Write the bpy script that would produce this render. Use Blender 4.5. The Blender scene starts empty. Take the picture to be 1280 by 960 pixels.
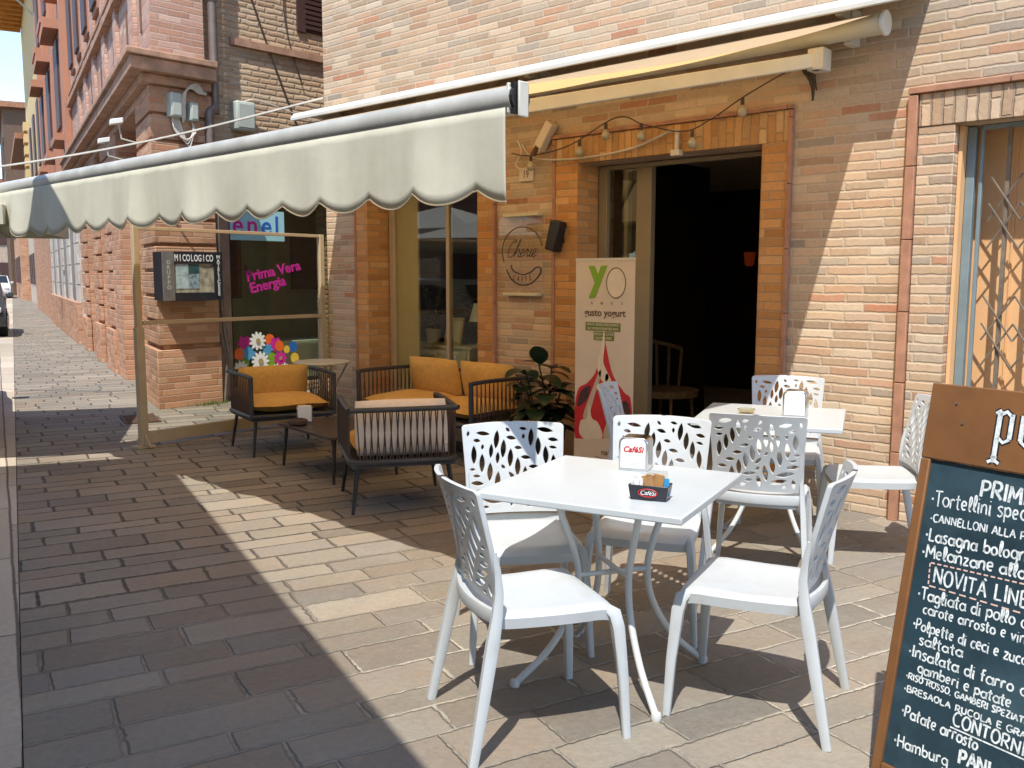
import bpy, bmesh, math, random
from mathutils import Vector, Matrix
random.seed(7)
R = math.radians
S = bpy.context.scene
COL = S.collection
# ---------------------------------------------------------------- camera
CH = 1.5
cam_d = bpy.data.cameras.new('camera'); cam = bpy.data.objects.new('camera', cam_d); COL.objects.link(cam)
PITCH, YAW, ROLL = R(6.709), R(43.165), R(0.109)
F0 = Vector((-math.sin(YAW), math.cos(YAW), 0)); R0 = Vector((math.cos(YAW), math.sin(YAW), 0)); U0 = Vector((0, 0, 1))
Fw = math.cos(PITCH) * F0 - math.sin(PITCH) * U0
Uw = math.cos(PITCH) * U0 + math.sin(PITCH) * F0
Rr = math.cos(ROLL) * R0 + math.sin(ROLL) * Uw
Ur = math.cos(ROLL) * Uw - math.sin(ROLL) * R0
cam.matrix_world = Matrix(((Rr.x, Ur.x, -Fw.x, 0), (Rr.y, Ur.y, -Fw.y, 0), (Rr.z, Ur.z, -Fw.z, CH), (0, 0, 0, 1)))
cam_d.sensor_width = 36; cam_d.lens = 1150 * 36 / 1280; cam_d.clip_start = .05; cam_d.clip_end = 600
S.camera = cam
# ---------------------------------------------------------------- light
SUN = Vector((-.6, 1, -2.1)).normalized()
W = bpy.data.worlds.new('World'); S.world = W; W.use_nodes = True
nt = W.node_tree; bg = nt.nodes['Background']; sky = nt.nodes.new('ShaderNodeTexSky'); sky.sky_type = 'NISHITA'
sky.sun_disc = False; sky.sun_elevation = math.asin(-SUN.z); sky.sun_rotation = math.atan2(-SUN.x, -SUN.y)
sky.air_density = 1.0; sky.dust_density = .15; sky.ozone_density = 2.5
nt.links.new(sky.outputs[0], bg.inputs[0]); bg.inputs[1].default_value = .15
sd = bpy.data.lights.new('sun', 'SUN'); sd.energy = 2.6; sd.angle = R(.5); sd.color = (1, .955, .88)
so = bpy.data.objects.new('sun', sd); COL.objects.link(so); so.rotation_euler = SUN.to_track_quat('-Z', 'Y').to_euler()
S.view_settings.view_transform = 'Standard'; S.view_settings.look = 'None'; S.view_settings.gamma = 1
S.view_settings.exposure = 1.22; S.view_settings.use_curve_mapping = False
S.render.engine = 'CYCLES'
S.cycles.max_bounces = 10; S.cycles.diffuse_bounces = 5; S.cycles.transparent_max_bounces = 16

# ================================================================ helpers
class MB:
    """collects faces and links them as one mesh; UVs in metres from each face's own plane"""
    def __init__(s): s.v = []; s.f = []; s.m = []; s.sw = []; s.mi = 0; s.swap = False
    def add(s, vs, fs):
        o = len(s.v); s.v += [tuple(p) for p in vs]
        for f in fs: s.f.append([o + i for i in f]); s.m.append(s.mi); s.sw.append(s.swap)
    def hex(s, p): s.add(p, [(0, 3, 2, 1), (4, 5, 6, 7), (0, 1, 5, 4), (1, 2, 6, 5), (2, 3, 7, 6), (3, 0, 4, 7)])
    def box(s, x0, x1, y0, y1, z0, z1, M=None):
        p = [Vector(q) for q in ((x0, y0, z0), (x1, y0, z0), (x1, y1, z0), (x0, y1, z0), (x0, y0, z1), (x1, y0, z1), (x1, y1, z1), (x0, y1, z1))]
        if M: p = [M @ q for q in p]
        s.hex(p)
    def cbox(s, c, d, M=None): s.box(c[0]-d[0]/2, c[0]+d[0]/2, c[1]-d[1]/2, c[1]+d[1]/2, c[2]-d[2]/2, c[2]+d[2]/2, M)
    def tube(s, pts, r, n=8, closed=False, cap=True):
        pts = [Vector(p) for p in pts]; k = len(pts); rs = r if isinstance(r, (list, tuple)) else [r] * k
        base = len(s.v); ref = None; vs = []
        for i, p in enumerate(pts):
            if closed: t = pts[(i+1) % k] - pts[i-1]
            else: t = pts[min(i+1, k-1)] - pts[max(i-1, 0)]
            t.normalize()
            if ref is None:
                ref = t.orthogonal().normalized()
            ref = ref - t * ref.dot(t)
            if ref.length < 1e-6: ref = t.orthogonal()
            ref.normalize(); b = t.cross(ref)
            vs += [p + (ref * math.cos(a) + b * math.sin(a)) * rs[i] for a in [2 * math.pi * j / n for j in range(n)]]
        fs = []
        for i in range(k if closed else k - 1):
            i2 = (i + 1) % k
            for j in range(n): fs.append((i*n+j, i*n+(j+1) % n, i2*n+(j+1) % n, i2*n+j))
        if cap and not closed: fs += [tuple(reversed(range(n))), tuple(range((k-1)*n, k*n))]
        s.add(vs, fs)
    def loft(s, secs):      # list of rings (same vertex count), capped
        n = len(secs[0]); vs = [p for q in secs for p in q]; fs = []
        for i in range(len(secs)-1):
            for j in range(n): fs.append((i*n+j, i*n+(j+1) % n, (i+1)*n+(j+1) % n, (i+1)*n+j))
        fs += [tuple(reversed(range(n))), tuple(range((len(secs)-1)*n, len(secs)*n))]
        s.add(vs, fs)
    def lathe(s, prof, c=(0, 0, 0), n=20, M=None):
        vs = []; fs = []; c = Vector(c)
        for r, z in prof:
            for j in range(n):
                a = 2*math.pi*j/n; p = Vector((r*math.cos(a), r*math.sin(a), z)); vs.append((M @ p if M else p) + c)
        for i in range(len(prof)-1):
            for j in range(n): fs.append((i*n+j, i*n+(j+1) % n, (i+1)*n+(j+1) % n, (i+1)*n+j))
        fs += [tuple(reversed(range(n))), tuple(range((len(prof)-1)*n, len(prof)*n))]
        s.add(vs, fs)
    def prism(s, poly, o, u, v, d):   # 2-D polygon in frame o,u,v extruded by vector d
        o, u, v, d = Vector(o), Vector(u), Vector(v), Vector(d); n = len(poly)
        a = [o + u*p[0] + v*p[1] for p in poly]; b = [q + d for q in a]
        s.add(a + b, [tuple(reversed(range(n))), tuple(range(n, 2*n))] + [(i, (i+1) % n, n+(i+1) % n, n+i) for i in range(n)])
    def ribbon(s, pts, w, o, u, v, nrm, d=.0015):   # flat stroke of width w along 2-D points
        o, u, v, nrm = Vector(o), Vector(u), Vector(v), Vector(nrm); L = []; Q = []
        n = len(pts)
        for i in range(n):
            a = pts[max(i-1, 0)]; b = pts[min(i+1, n-1)]; tx, ty = b[0]-a[0], b[1]-a[1]; l = math.hypot(tx, ty) or 1
            nx, ny = -ty/l*w/2, tx/l*w/2
            L.append(o + u*(pts[i][0]+nx) + v*(pts[i][1]+ny) + nrm*d); Q.append(o + u*(pts[i][0]-nx) + v*(pts[i][1]-ny) + nrm*d)
        s.add(L + Q, [(i, n+i, n+i+1, i+1) for i in range(n-1)])
    def build(s, name, mats, parent=None, smooth=None, bevel=0, loc=None, seg=2):
        me = bpy.data.meshes.new(name); me.from_pydata([tuple(p) for p in s.v], [], s.f)
        if not isinstance(mats, (list, tuple)): mats = [mats]
        for m in mats: me.materials.append(m)
        for p, i in zip(me.polygons, s.m): p.material_index = i
        bm = bmesh.new(); bm.from_mesh(me); bmesh.ops.recalc_face_normals(bm, faces=bm.faces); bm.to_mesh(me); bm.free()
        uv_metres(me, s.sw)
        if smooth: me.polygons.foreach_set('use_smooth', [True]*len(me.polygons)); me.set_sharp_from_angle(angle=R(smooth))
        o = bpy.data.objects.new(name, me); COL.objects.link(o)
        if parent: o.parent = parent
        if loc: o.location = loc
        if bevel:
            b = o.modifiers.new('bevel', 'BEVEL'); b.width = bevel; b.segments = seg; b.limit_method = 'ANGLE'; b.angle_limit = R(40); b.harden_normals = False
            if not smooth: me.polygons.foreach_set('use_smooth', [True]*len(me.polygons)); me.set_sharp_from_angle(angle=R(40))
        return o

def uv_metres(me, sw=None):
    uv = me.uv_layers.new(name='UVMap')
    for k, p in enumerate(me.polygons):
        n = p.normal
        if abs(n.z) > .8: tu, tv = Vector((1, 0, 0)), Vector((0, 1, 0))
        else:
            tu = Vector((-n.y, n.x, 0)).normalized()
            if (abs(tu.x) > abs(tu.y) and tu.x < 0) or (abs(tu.y) >= abs(tu.x) and tu.y < 0): tu = -tu
            tv = Vector((0, 0, 1))
        s_ = sw and k < len(sw) and sw[k]
        for li in p.loop_indices:
            co = me.vertices[me.loops[li].vertex_index].co
            a, b = co.dot(tu), co.dot(tv)
            uv.data[li].uv = (b, a) if s_ else (a, b)

def thing(name, label, cat, loc=(0, 0, 0), rz=0, group=None):
    o = bpy.data.objects.new(name, None); COL.objects.link(o); o.empty_display_size = .1
    o.location = loc; o.rotation_euler = (0, 0, rz); return tag(o, label, cat, group)
def tag(o, label=None, cat=None, group=None, kind=None):
    if label: o['label'] = label
    if cat: o['category'] = cat
    if group: o['group'] = group
    if kind: o['kind'] = kind
    return o
def kids(o): return [c for c in bpy.data.objects if c.parent == o]
def copy_tree(o, parent=None):
    c = o.copy(); COL.objects.link(c)
    if parent: c.parent = parent
    for ch in kids(o): copy_tree(ch, c)
    return c
def text(parent, name, s, size, o, u, v, mat, depth=.002, align='CENTER', shear=0, off=0, sx=1, name_mesh=None):
    """word as a mesh lying in plane (o,u,v)"""
    cu = bpy.data.curves.new(name, 'FONT'); cu.body = s; cu.size = size; cu.align_x = align; cu.shear = shear; cu.offset = off; cu.extrude = depth/2
    cu.resolution_u = 3
    t = bpy.data.objects.new('tmp', cu); COL.objects.link(t); bpy.context.view_layer.update()
    me = bpy.data.meshes.new_from_object(t.evaluated_get(bpy.context.evaluated_depsgraph_get())); bpy.data.objects.remove(t)
    u, v, o = Vector(u).normalized(), Vector(v).normalized(), Vector(o); w = u.cross(v)
    for p in me.vertices: c = p.co.copy(); p.co = o + u*(c.x*sx) + v*c.y + w*(c.z + depth/2)
    me.materials.clear(); me.materials.append(mat); me.name = name
    ob = bpy.data.objects.new(name, me); COL.objects.link(ob)
    if parent: ob.parent = parent
    return ob
def bez(P, n=12):       # Catmull-Rom through points
    P = [Vector(p) for p in P]; out = []
    for i in range(len(P)-1):
        a, b, c, d = P[max(i-1, 0)], P[i], P[i+1], P[min(i+2, len(P)-1)]
        for k in range(n):
            t = k/n; out.append(.5*((2*b)+(c-a)*t+(2*a-5*b+4*c-d)*t*t+(3*b-a-3*c+d)*t**3))
    out.append(P[-1]); return out

# ================================================================ materials
class NT:
    def __init__(s, name):
        s.m = bpy.data.materials.new(name); s.m.use_nodes = True; s.t = s.m.node_tree; s.b = s.t.nodes['Principled BSDF']; s.out = s.t.nodes['Material Output']
    def n(s, ty, **kw):
        q = s.t.nodes.new(ty)
        for k, v in kw.items(): setattr(q, k, v)
        return q
    def l(s, a, b): s.t.links.new(a, b)
    def put(s, sock, v):
        if hasattr(v, 'is_output'): s.l(v, sock)
        else: sock.default_value = v
    def mth(s, op, a, b=None, c=None):
        q = s.n('ShaderNodeMath', operation=op); s.put(q.inputs[0], a)
        if b is not None: s.put(q.inputs[1], b)
        if c is not None: s.put(q.inputs[2], c)
        return q.outputs[0]
    def noise(s, vec, scale, detail=4, rough=.55, dim='3D'):
        q = s.n('ShaderNodeTexNoise'); q.inputs['Scale'].default_value = scale; q.inputs['Detail'].default_value = detail; q.inputs['Roughness'].default_value = rough
        if vec is not None: s.l(vec, q.inputs['Vector'])
        return q
    def ramp(s, fac, stops):
        q = s.n('ShaderNodeValToRGB'); e = q.color_ramp.elements
        while len(e) < len(stops): e.new(.5)
        for el, (p, c) in zip(e, stops): el.position = p; el.color = (*c, 1) if len(c) == 3 else c
        s.put(q.inputs[0], fac); return q.outputs[0]
    def mix(s, fac, a, b, mode='MIX'):
        q = s.n('ShaderNodeMix', data_type='RGBA', blend_type=mode); s.put(q.inputs[0], fac)
        for i, c in ((6, a), (7, b)): s.put(q.inputs[i], (*c, 1) if isinstance(c, tuple) and len(c) == 3 else c)
        return q.outputs[2]
    def bump(s, h, strength=.3, dist=.01):
        q = s.n('ShaderNodeBump'); q.inputs['Strength'].default_value = strength; q.inputs['Distance'].default_value = dist; s.l(h, q.inputs['Height']); s.l(q.outputs[0], s.b.inputs['Normal'])
def simple(name, col, rough=.5, metal=0, var=.12, scale=18, bump=0, spec=.5, dirt=None, dirt_scale=3):
    t = NT(name); g = t.n('ShaderNodeTexCoord').outputs['Object']
    nz = t.noise(g, scale).outputs[0]
    c = t.ramp(nz, [(.3, tuple(x*(1-var) for x in col)), (.7, tuple(min(1, x*(1+var)) for x in col))])
    if dirt:
        d = t.noise(g, dirt_scale, 6, .65).outputs[0]; c = t.mix(t.ramp(d, [(.5, (0, 0, 0)), (.75, (1, 1, 1))]), c, dirt)
    t.l(c, t.b.inputs['Base Color']); t.b.inputs['Roughness'].default_value = rough; t.b.inputs['Metallic'].default_value = metal; t.b.inputs['Specular IOR Level'].default_value = spec
    if bump: t.bump(t.noise(g, scale*6, 3).outputs[0], bump, .004)
    return t.m
def emit(name, col, st):
    t = NT(name); t.b.inputs['Base Color'].default_value = (*col, 1); t.b.inputs['Emission Color'].default_value = (*col, 1); t.b.inputs['Emission Strength'].default_value = st; return t.m
def bricks(name, w, h, mort, pal, mcol, rot=0, bump=.6, dist=.012, edge=.004, mcol2=None, stain=None, jit=.25, rough=.88, bond=.5, wob=.006, tilt=0, mxmask=None, ew=2.2, es=24, hues=None, rowvar=False):
    """individually coloured bricks or slabs, worked out per brick"""
    t = NT(name); uv = t.n('ShaderNodeUVMap').outputs[0]; vec = uv
    if rot:
        mp = t.n('ShaderNodeMapping'); mp.inputs['Rotation'].default_value = (0, 0, rot); t.l(uv, mp.inputs[0]); vec = mp.outputs[0]
    nz = t.noise(vec, 1/(w*.55), 3); sub = t.n('ShaderNodeVectorMath', operation='SUBTRACT'); t.l(nz.outputs[1], sub.inputs[0]); sub.inputs[1].default_value = (.5, .5, .5)
    sc = t.n('ShaderNodeVectorMath', operation='MULTIPLY'); t.l(sub.outputs[0], sc.inputs[0]); sc.inputs[1].default_value = (wob*4, wob*4, 0)
    ad = t.n('ShaderNodeVectorMath', operation='ADD'); t.l(vec, ad.inputs[0]); t.l(sc.outputs[0], ad.inputs[1])
    sp = t.n('ShaderNodeSeparateXYZ'); t.l(ad.outputs[0], sp.inputs[0]); u, v = sp.outputs[0], sp.outputs[1]
    if rowvar: v = t.mth('ADD', v, t.mth('ADD', t.mth('MULTIPLY', t.mth('SINE', t.mth('MULTIPLY', v, 8.7)), .03), t.mth('MULTIPLY', t.mth('SINE', t.mth('MULTIPLY', v, 21.3)), .012)))
    vv = t.mth('DIVIDE', v, h); row = t.mth('FLOOR', vv)
    wn = t.n('ShaderNodeTexWhiteNoise', noise_dimensions='1D'); t.l(row, wn.inputs['W'])
    off = t.mth('ADD', t.mth('MULTIPLY', row, bond), t.mth('MULTIPLY', wn.outputs[0], jit))
    uu = t.mth('ADD', t.mth('DIVIDE', u, t.mth('MULTIPLY', w, t.mth('ADD', .72, t.mth('MULTIPLY', wn.outputs[0], .6))) if rowvar else w), off); col = t.mth('FLOOR', uu)
    fu, fv = t.mth('FRACT', uu), t.mth('FRACT', vv)
    du = t.mth('MULTIPLY', t.mth('MINIMUM', fu, t.mth('SUBTRACT', 1., fu)), w)
    dv = t.mth('MULTIPLY', t.mth('MINIMUM', fv, t.mth('SUBTRACT', 1., fv)), h)
    d = t.mth('MINIMUM', du, dv)
    cb = t.n('ShaderNodeCombineXYZ'); t.l(col, cb.inputs[0]); t.l(row, cb.inputs[1])
    rn = t.n('ShaderNodeTexWhiteNoise', noise_dimensions='2D'); t.l(cb.outputs[0], rn.inputs['Vector'])
    rs = t.n('ShaderNodeSeparateColor'); t.l(rn.outputs[1], rs.inputs[0])
    fine = t.noise(vec, 34, 5, .65).outputs[0]; efn = t.noise(vec, es, 4, .7).outputs[0]; hue = t.noise(vec, 2.3, 5, .62).outputs[0]; med = t.noise(vec, 7, 4, .6).outputs[0]; big = t.noise(vec, .7, 4, .6).outputs[0]
    mr = t.n('ShaderNodeMapRange', interpolation_type='SMOOTHSTEP'); t.l(t.mth('ADD', d, t.mth('MULTIPLY', t.mth('SUBTRACT', efn, .5), edge*ew)), mr.inputs[0])
    mr.inputs[1].default_value = mort/2 - edge*.5; mr.inputs[2].default_value = mort/2 + edge
    mask = mr.outputs[0]
    if rowvar:
        sm_ = t.n('ShaderNodeMapRange', interpolation_type='SMOOTHSTEP'); t.l(t.mth('ADD', d, t.mth('MULTIPLY', t.mth('SUBTRACT', .60, t.noise(vec, 3.1, 6, .7).outputs[0]), .16)), sm_.inputs[0]); sm_.inputs[1].default_value = -.004; sm_.inputs[2].default_value = .014
    k = len(pal); c = t.ramp(rs.outputs[0], [((i+.5)/k, p) for i, p in enumerate(pal)])
    val = t.mth('ADD', .62, t.mth('ADD', t.mth('MULTIPLY', rs.outputs[1], .34), t.mth('MULTIPLY', fine, .46)))
    vb = t.n('ShaderNodeCombineColor'); [t.l(val, vb.inputs[i]) for i in range(3)]
    c = t.mix(1., c, vb.outputs[0], 'MULTIPLY')
    c = t.mix(t.mth('MULTIPLY', t.ramp(med, [(.55, (0, 0, 0)), (.8, (1, 1, 1))]), .5), c, stain or mcol)
    if hues: c = t.mix(t.ramp(hue, [(.36, (0, 0, 0)), (.64, (1, 1, 1))]), t.mix(1., c, hues[0], 'MULTIPLY'), t.mix(1., c, hues[1], 'MULTIPLY'))
    mc = mcol
    if mcol2:
        f = t.ramp(big, [(.42, (0, 0, 0)), (.58, (1, 1, 1))])
        if mxmask is not None:
            ss = t.n('ShaderNodeSeparateXYZ'); t.l(uv, ss.inputs[0]); mm = t.n('ShaderNodeMapRange'); t.l(ss.outputs[0], mm.inputs[0]); mm.inputs[1].default_value = mxmask[0]; mm.inputs[2].default_value = mxmask[1]
            f = t.mth('MULTIPLY', t.mth('ADD', t.mth('MULTIPLY', f, .5), .5), mm.outputs[0])
        mc = t.mix(f, mcol, mcol2)
    if rowvar:
        if mxmask is not None: c = t.mix(t.mth('MULTIPLY', t.mth('MULTIPLY', t.mth('SUBTRACT', 1., sm_.outputs[0]), mm.outputs[0]), .75), c, mcol2)
        vo = t.n('ShaderNodeTexVoronoi'); vo.inputs['Scale'].default_value = 3.2; t.l(vec, vo.inputs['Vector']); vs_ = t.n('ShaderNodeSeparateColor'); t.l(vo.outputs['Color'], vs_.inputs[0])
        sp_ = t.mth('MULTIPLY', t.mth('LESS_THAN', t.mth('ADD', vo.outputs['Distance'], t.mth('MULTIPLY', fine, .05)), .085), t.mth('GREATER_THAN', vs_.outputs[0], .62))
        c = t.mix(t.mth('MULTIPLY', sp_, .45), c, (.07, .06, .05))
        gr = t.ramp(t.noise(vec, 1.1, 6, .65).outputs[0], [(.50, (0, 0, 0)), (.72, (1, 1, 1))]); c = t.mix(t.mth('MULTIPLY', gr, .28), c, (.12, .105, .088))
    c = t.mix(mask, mc, c)
    bv = t.mth('ADD', .8, t.mth('MULTIPLY', big, .4)); bb = t.n('ShaderNodeCombineColor'); [t.l(bv, bb.inputs[i]) for i in range(3)]
    c = t.mix(1., c, bb.outputs[0], 'MULTIPLY')
    t.l(c, t.b.inputs['Base Color']); t.b.inputs['Roughness'].default_value = rough; t.b.inputs['Specular IOR Level'].default_value = .25
    hgt = t.mth('ADD', t.mth('MULTIPLY', mask, t.mth('ADD', .6, t.mth('MULTIPLY', rs.outputs[2], .4))), t.mth('ADD', t.mth('MULTIPLY', fine, .35), t.mth('MULTIPLY', med, .35)))
    t.bump(hgt, bump, dist); return t.m
def glass(name, tint=(.8, .85, .82), refl=1.0, ior=1.5, rough=0.0):
    t = NT(name); tr = t.n('ShaderNodeBsdfTransparent'); tr.inputs[0].default_value = (*tint, 1)
    gl = t.n('ShaderNodeBsdfGlossy'); gl.inputs[0].default_value = (.95, .97, 1, 1); gl.inputs['Roughness'].default_value = rough
    fr = t.n('ShaderNodeFresnel'); fr.inputs[0].default_value = ior; ge = t.n('ShaderNodeNewGeometry')
    mx = t.n('ShaderNodeMixShader'); q_ = t.mth('MULTIPLY', t.mth('MULTIPLY', fr.outputs[0], refl), t.mth('SUBTRACT', 1., ge.outputs['Backfacing'])); q_.node.use_clamp = True; t.l(q_, mx.inputs[0]); t.l(tr.outputs[0], mx.inputs[1]); t.l(gl.outputs[0], mx.inputs[2]); t.l(mx.outputs[0], t.out.inputs[0]); return t.m
def fabric(name, col, trans, stain=None, weave=900, tcol=None):
    t = NT(name); g = t.n('ShaderNodeTexCoord').outputs['Object']
    mp = t.n('ShaderNodeMapping'); mp.inputs['Scale'].default_value = (6, 6, .9); t.l(g, mp.inputs[0])
    s1 = t.noise(mp.outputs[0], 1.4, 6, .65).outputs[0]; s2 = t.noise(g, 2.2, 5, .6).outputs[0]
    f = t.mth('MULTIPLY', t.ramp(s1, [(.45, (0, 0, 0)), (.8, (1, 1, 1))]), .55)
    c = t.mix(f, col, stain or tuple(x*.7 for x in col)); c = t.mix(t.mth('MULTIPLY', t.ramp(s2, [(.5, (0, 0, 0)), (.75, (1, 1, 1))]), .35), c, stain or tuple(x*.75 for x in col))
    t.l(c, t.b.inputs['Base Color']); t.b.inputs['Roughness'].default_value = .8; t.b.inputs['Specular IOR Level'].default_value = .2
    t.bump(s2, .25, .03)
    tl = t.n('ShaderNodeBsdfTranslucent'); tl.inputs[0].default_value = (*(tcol or col), 1)
    mx = t.n('ShaderNodeMixShader'); mx.inputs[0].default_value = trans; t.l(t.b.outputs[0], mx.inputs[1]); t.l(tl.outputs[0], mx.inputs[2]); t.l(mx.outputs[0], t.out.inputs[0]); return t.m

M = {}
PAL = [(.49, .335, .215), (.52, .375, .245), (.46, .295, .18), (.54, .41, .285), (.49, .35, .22), (.43, .20, .115), (.53, .39, .26), (.35, .285, .215), (.57, .45, .32), (.48, .305, .195), (.50, .365, .235), (.54, .40, .27), (.42, .295, .195), (.55, .425, .295)]
M['brick'] = bricks('facade_brick', .255, .058, .009, PAL, (.53, .425, .305), bump=.55, dist=.009, edge=.006, wob=.0035, jit=.5, stain=(.52, .42, .31), ew=3.2, es=30)
M['brick_red'] = bricks('smooth_brick', .26, .0605, .007, [(.50, .235, .08), (.54, .28, .105), (.45, .195, .06), (.55, .32, .14), (.51, .245, .085)], (.40, .26, .14), wob=.003, bump=.5, dist=.008, edge=.003)
M['soldier'] = bricks('soldier_brick', .26, .0605, .008, [(.51, .27, .105), (.54, .32, .14), (.46, .225, .075), (.56, .36, .175)], (.38, .24, .12), bump=.6, dist=.01)
M['terra'] = simple('terracotta_trim', (.40, .20, .12), .8, 0, .2, 9, .3)
M['brick_pier'] = bricks('pier_brick', .27, .0715, .009, [(.47, .24, .14), (.51, .28, .17), (.43, .20, .11), (.54, .32, .20)], (.46, .31, .21), bump=.55, dist=.010, wob=.004, stain=(.44, .30, .2))
M['brick_rough'] = bricks('old_rough_brick', .25, .065, .016, [(.50, .36, .23), (.55, .40, .27), (.46, .30, .18), (.58, .45, .31), (.44, .27, .16)], (.5, .39, .28), bump=.8, dist=.014, edge=.012, wob=.008, mcol2=(.40, .30, .2))
M['brick_pink'] = bricks('pink_old_brick', .27, .07, .010, [(.50, .29, .21), (.53, .33, .25), (.47, .26, .18), (.55, .38, .30)], (.5, .37, .3), bump=.5, dist=.01, stain=(.5, .38, .32))
M['plaster_white'] = simple('old_white_plaster', (.55, .50, .44), .9, 0, .12, 4, .3, dirt=(.36, .27, .2))
M['plaster_orange'] = simple('orange_red_plaster', (.48, .22, .13), .9, 0, .12, 3, .2, dirt=(.38, .2, .13))
M['plaster_yellow'] = simple('yellow_plaster', (.62, .44, .2), .9, 0, .12, 3, .2, dirt=(.5, .36, .2))
M['plaster_tan'] = simple('tan_plaster', (.5, .4, .3), .9, 0, .12, 2, .2, dirt=(.38, .28, .2))
M['soffit'] = simple('orange_timber_soffit', (.62, .30, .06), .8, 0, .2, 6, .1)
M['cornice'] = simple('cornice_stone', (.44, .26, .17), .9, 0, .25, 7, .4, dirt=(.25, .16, .1))
M['roof'] = simple('roof_tile', (.32, .15, .08), .9, 0, .3, 8, .3)
M['pave'] = bricks('sandstone_slabs', .44, .20, .011, [(.235, .205, .165), (.255, .222, .18), (.205, .178, .146), (.27, .236, .19), (.225, .186, .148), (.20, .182, .158), (.245, .20, .155)], (.085, .074, .062), rot=R(-72.4), bump=.85, dist=.02, edge=.007, mcol2=(.44, .39, .31), stain=(.30, .27, .22), jit=1.0, wob=.006, rough=.72, bond=.37, mxmask=(-4.4, -2.6), ew=4.2, es=20, hues=((1.05, 1.0, .93), (.97, 1.01, 1.02)), rowvar=True)
M['kerb'] = bricks('kerb_stone', 1.2, 2., .012, [(.42, .36, .28), (.47, .41, .33), (.39, .33, .26)], (.15, .12, .1), rot=R(17.64), bump=.3, dist=.01, stain=(.36, .3, .24))
M['road'] = simple('asphalt', (.055, .053, .05), .9, 0, .3, 60, .6)
M['earth'] = simple('far_ground', (.2, .18, .15), .95, 0, .2, 1)
M['white'] = simple('white_resin', (.50, .525, .53), .36, 0, .03, 7, 0, dirt=(.45, .46, .45), dirt_scale=9)
M['white_metal'] = simple('white_painted_steel', (.54, .56, .55), .38, 0, .04, 9)
M['tabletop'] = simple('white_table_laminate', (.50, .535, .54), .30, 0, .03, 5)
M['alu'] = simple('white_aluminium', (.64, .62, .54), .4, 0, .06, 6)
M['greybar'] = simple('grey_weathered_bar', (.43, .425, .385), .5, 0, .15, 5, dirt=(.33, .33, .3))
M['awning'] = fabric('awning_canvas', (.80, .73, .56), .72, (.72, .63, .45), tcol=(.97, .77, .49))
M['valance'] = fabric('valance_canvas', (.72, .70, .58), .28, (.52, .50, .38))
M['beige'] = simple('beige_painted_metal', (.44, .35, .23), .5, 0, .08, 5)
M['doorframe'] = simple('dull_bronze_frame', (.27, .215, .13), .5, .1, .08, 5)
M['pglass'] = glass('partition_glass', (.95, .96, .93), .9)
M['wglass'] = glass('window_glass', (.92, .94, .88), 2.4, 1.5)
M['eglass'] = glass('shop_glass', (.84, .86, .78), 1.6)
M['acrylic'] = glass('acrylic_sheet', (.95, .94, .91), 1.8)
M['black'] = simple('black_metal', (.018, .017, .017), .45, 0, .2, 12)
M['blackp'] = simple('black_plastic', (.015, .015, .017), .4, 0, .2, 12)
M['charcoal'] = simple('charcoal_steel', (.045, .043, .042), .5, 0, .2, 9)
M['rope'] = simple('dark_brown_rope', (.085, .055, .042), .85, 0, .25, 60, .4)
M['mustard'] = simple('mustard_fabric', (.62, .35, .085), .9, 0, .10, 30, .25, dirt=(.54, .29, .065))
M['cushback'] = simple('pale_cushion_fabric', (.78, .66, .54), .9, 0, .08, 20, .2)
M['darkwood'] = simple('dark_brown_tabletop', (.05, .034, .026), .45, 0, .3, 8)
M['leaf'] = simple('dark_glossy_leaf', (.014, .028, .012), .3, 0, .35, 9)
M['leaf2'] = simple('grey_green_leaf', (.12, .15, .06), .5, 0, .35, 9)
M['cream'] = simple('cream_painted_wood', (.60, .55, .38), .5, 0, .06, 5)
M['olive'] = simple('olive_beige_panel', (.34, .27, .09), .6, 0, .06, 4)
M['goldframe'] = simple('gilt_frame', (.5, .4, .2), .5, .3, .2, 30)
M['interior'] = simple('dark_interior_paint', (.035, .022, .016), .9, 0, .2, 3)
M['ceiling'] = simple('pale_ceiling', (.62, .58, .50), .9, 0, .08, 3)
M['sconce'] = emit('red_sconce_glow', (.9, .12, .03), .02)
M['wicker'] = simple('tan_wicker', (.30, .2, .11), .8, 0, .3, 40, .5)
M['concrete'] = simple('lintel_brown', (.30, .21, .165), .9, 0, .2, 5, .3)
M['dkgroove'] = simple('groove_brick', (.20, .10, .06), .95, 0, .2, 8, .3)
M['pvc'] = simple('grey_plastic_box', (.46, .50, .44), .5, 0, .06, 6)
M['pipe'] = simple('grey_brown_downpipe', (.21, .17, .145), .5, .3, .2, 7)
M['cable'] = simple('pale_cable', (.62, .58, .5), .6, 0, .1, 9)
M['cabledk'] = simple('dark_cable', (.07, .045, .03), .7, 0, .1, 9)
M['lampglass'] = simple('milky_bulb_glass', (.42, .36, .24), .15, 0, .05, 9)
M['bulb'] = glass('clear_bulb', (.93, .88, .75), 1.2)
M['peach'] = simple('peach_door_paint', (.78, .46, .22), .7, 0, .06, 3, .1)
M['steelblue'] = simple('grey_blue_steel', (.22, .29, .31), .5, .2, .12, 6)
M['rust'] = simple('brown_rusted_iron', (.13, .075, .045), .7, .2, .3, 14, .2)
M['gateiron'] = simple('dull_gate_iron', (.20, .165, .125), .6, .2, .25, 14, .2)
M['shutter'] = simple('brown_louvre', (.075, .035, .03), .6, 0, .15, 8)
M['wood'] = simple('brown_board', (.20, .088, .03), .5, 0, .2, 5, .08, dirt=(.18, .075, .026))
M['slate'] = simple('blue_green_chalkboard', (.014, .040, .056), .55, 0, .3, 3, 0, dirt=(.05, .10, .125), dirt_scale=2.6)
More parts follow.
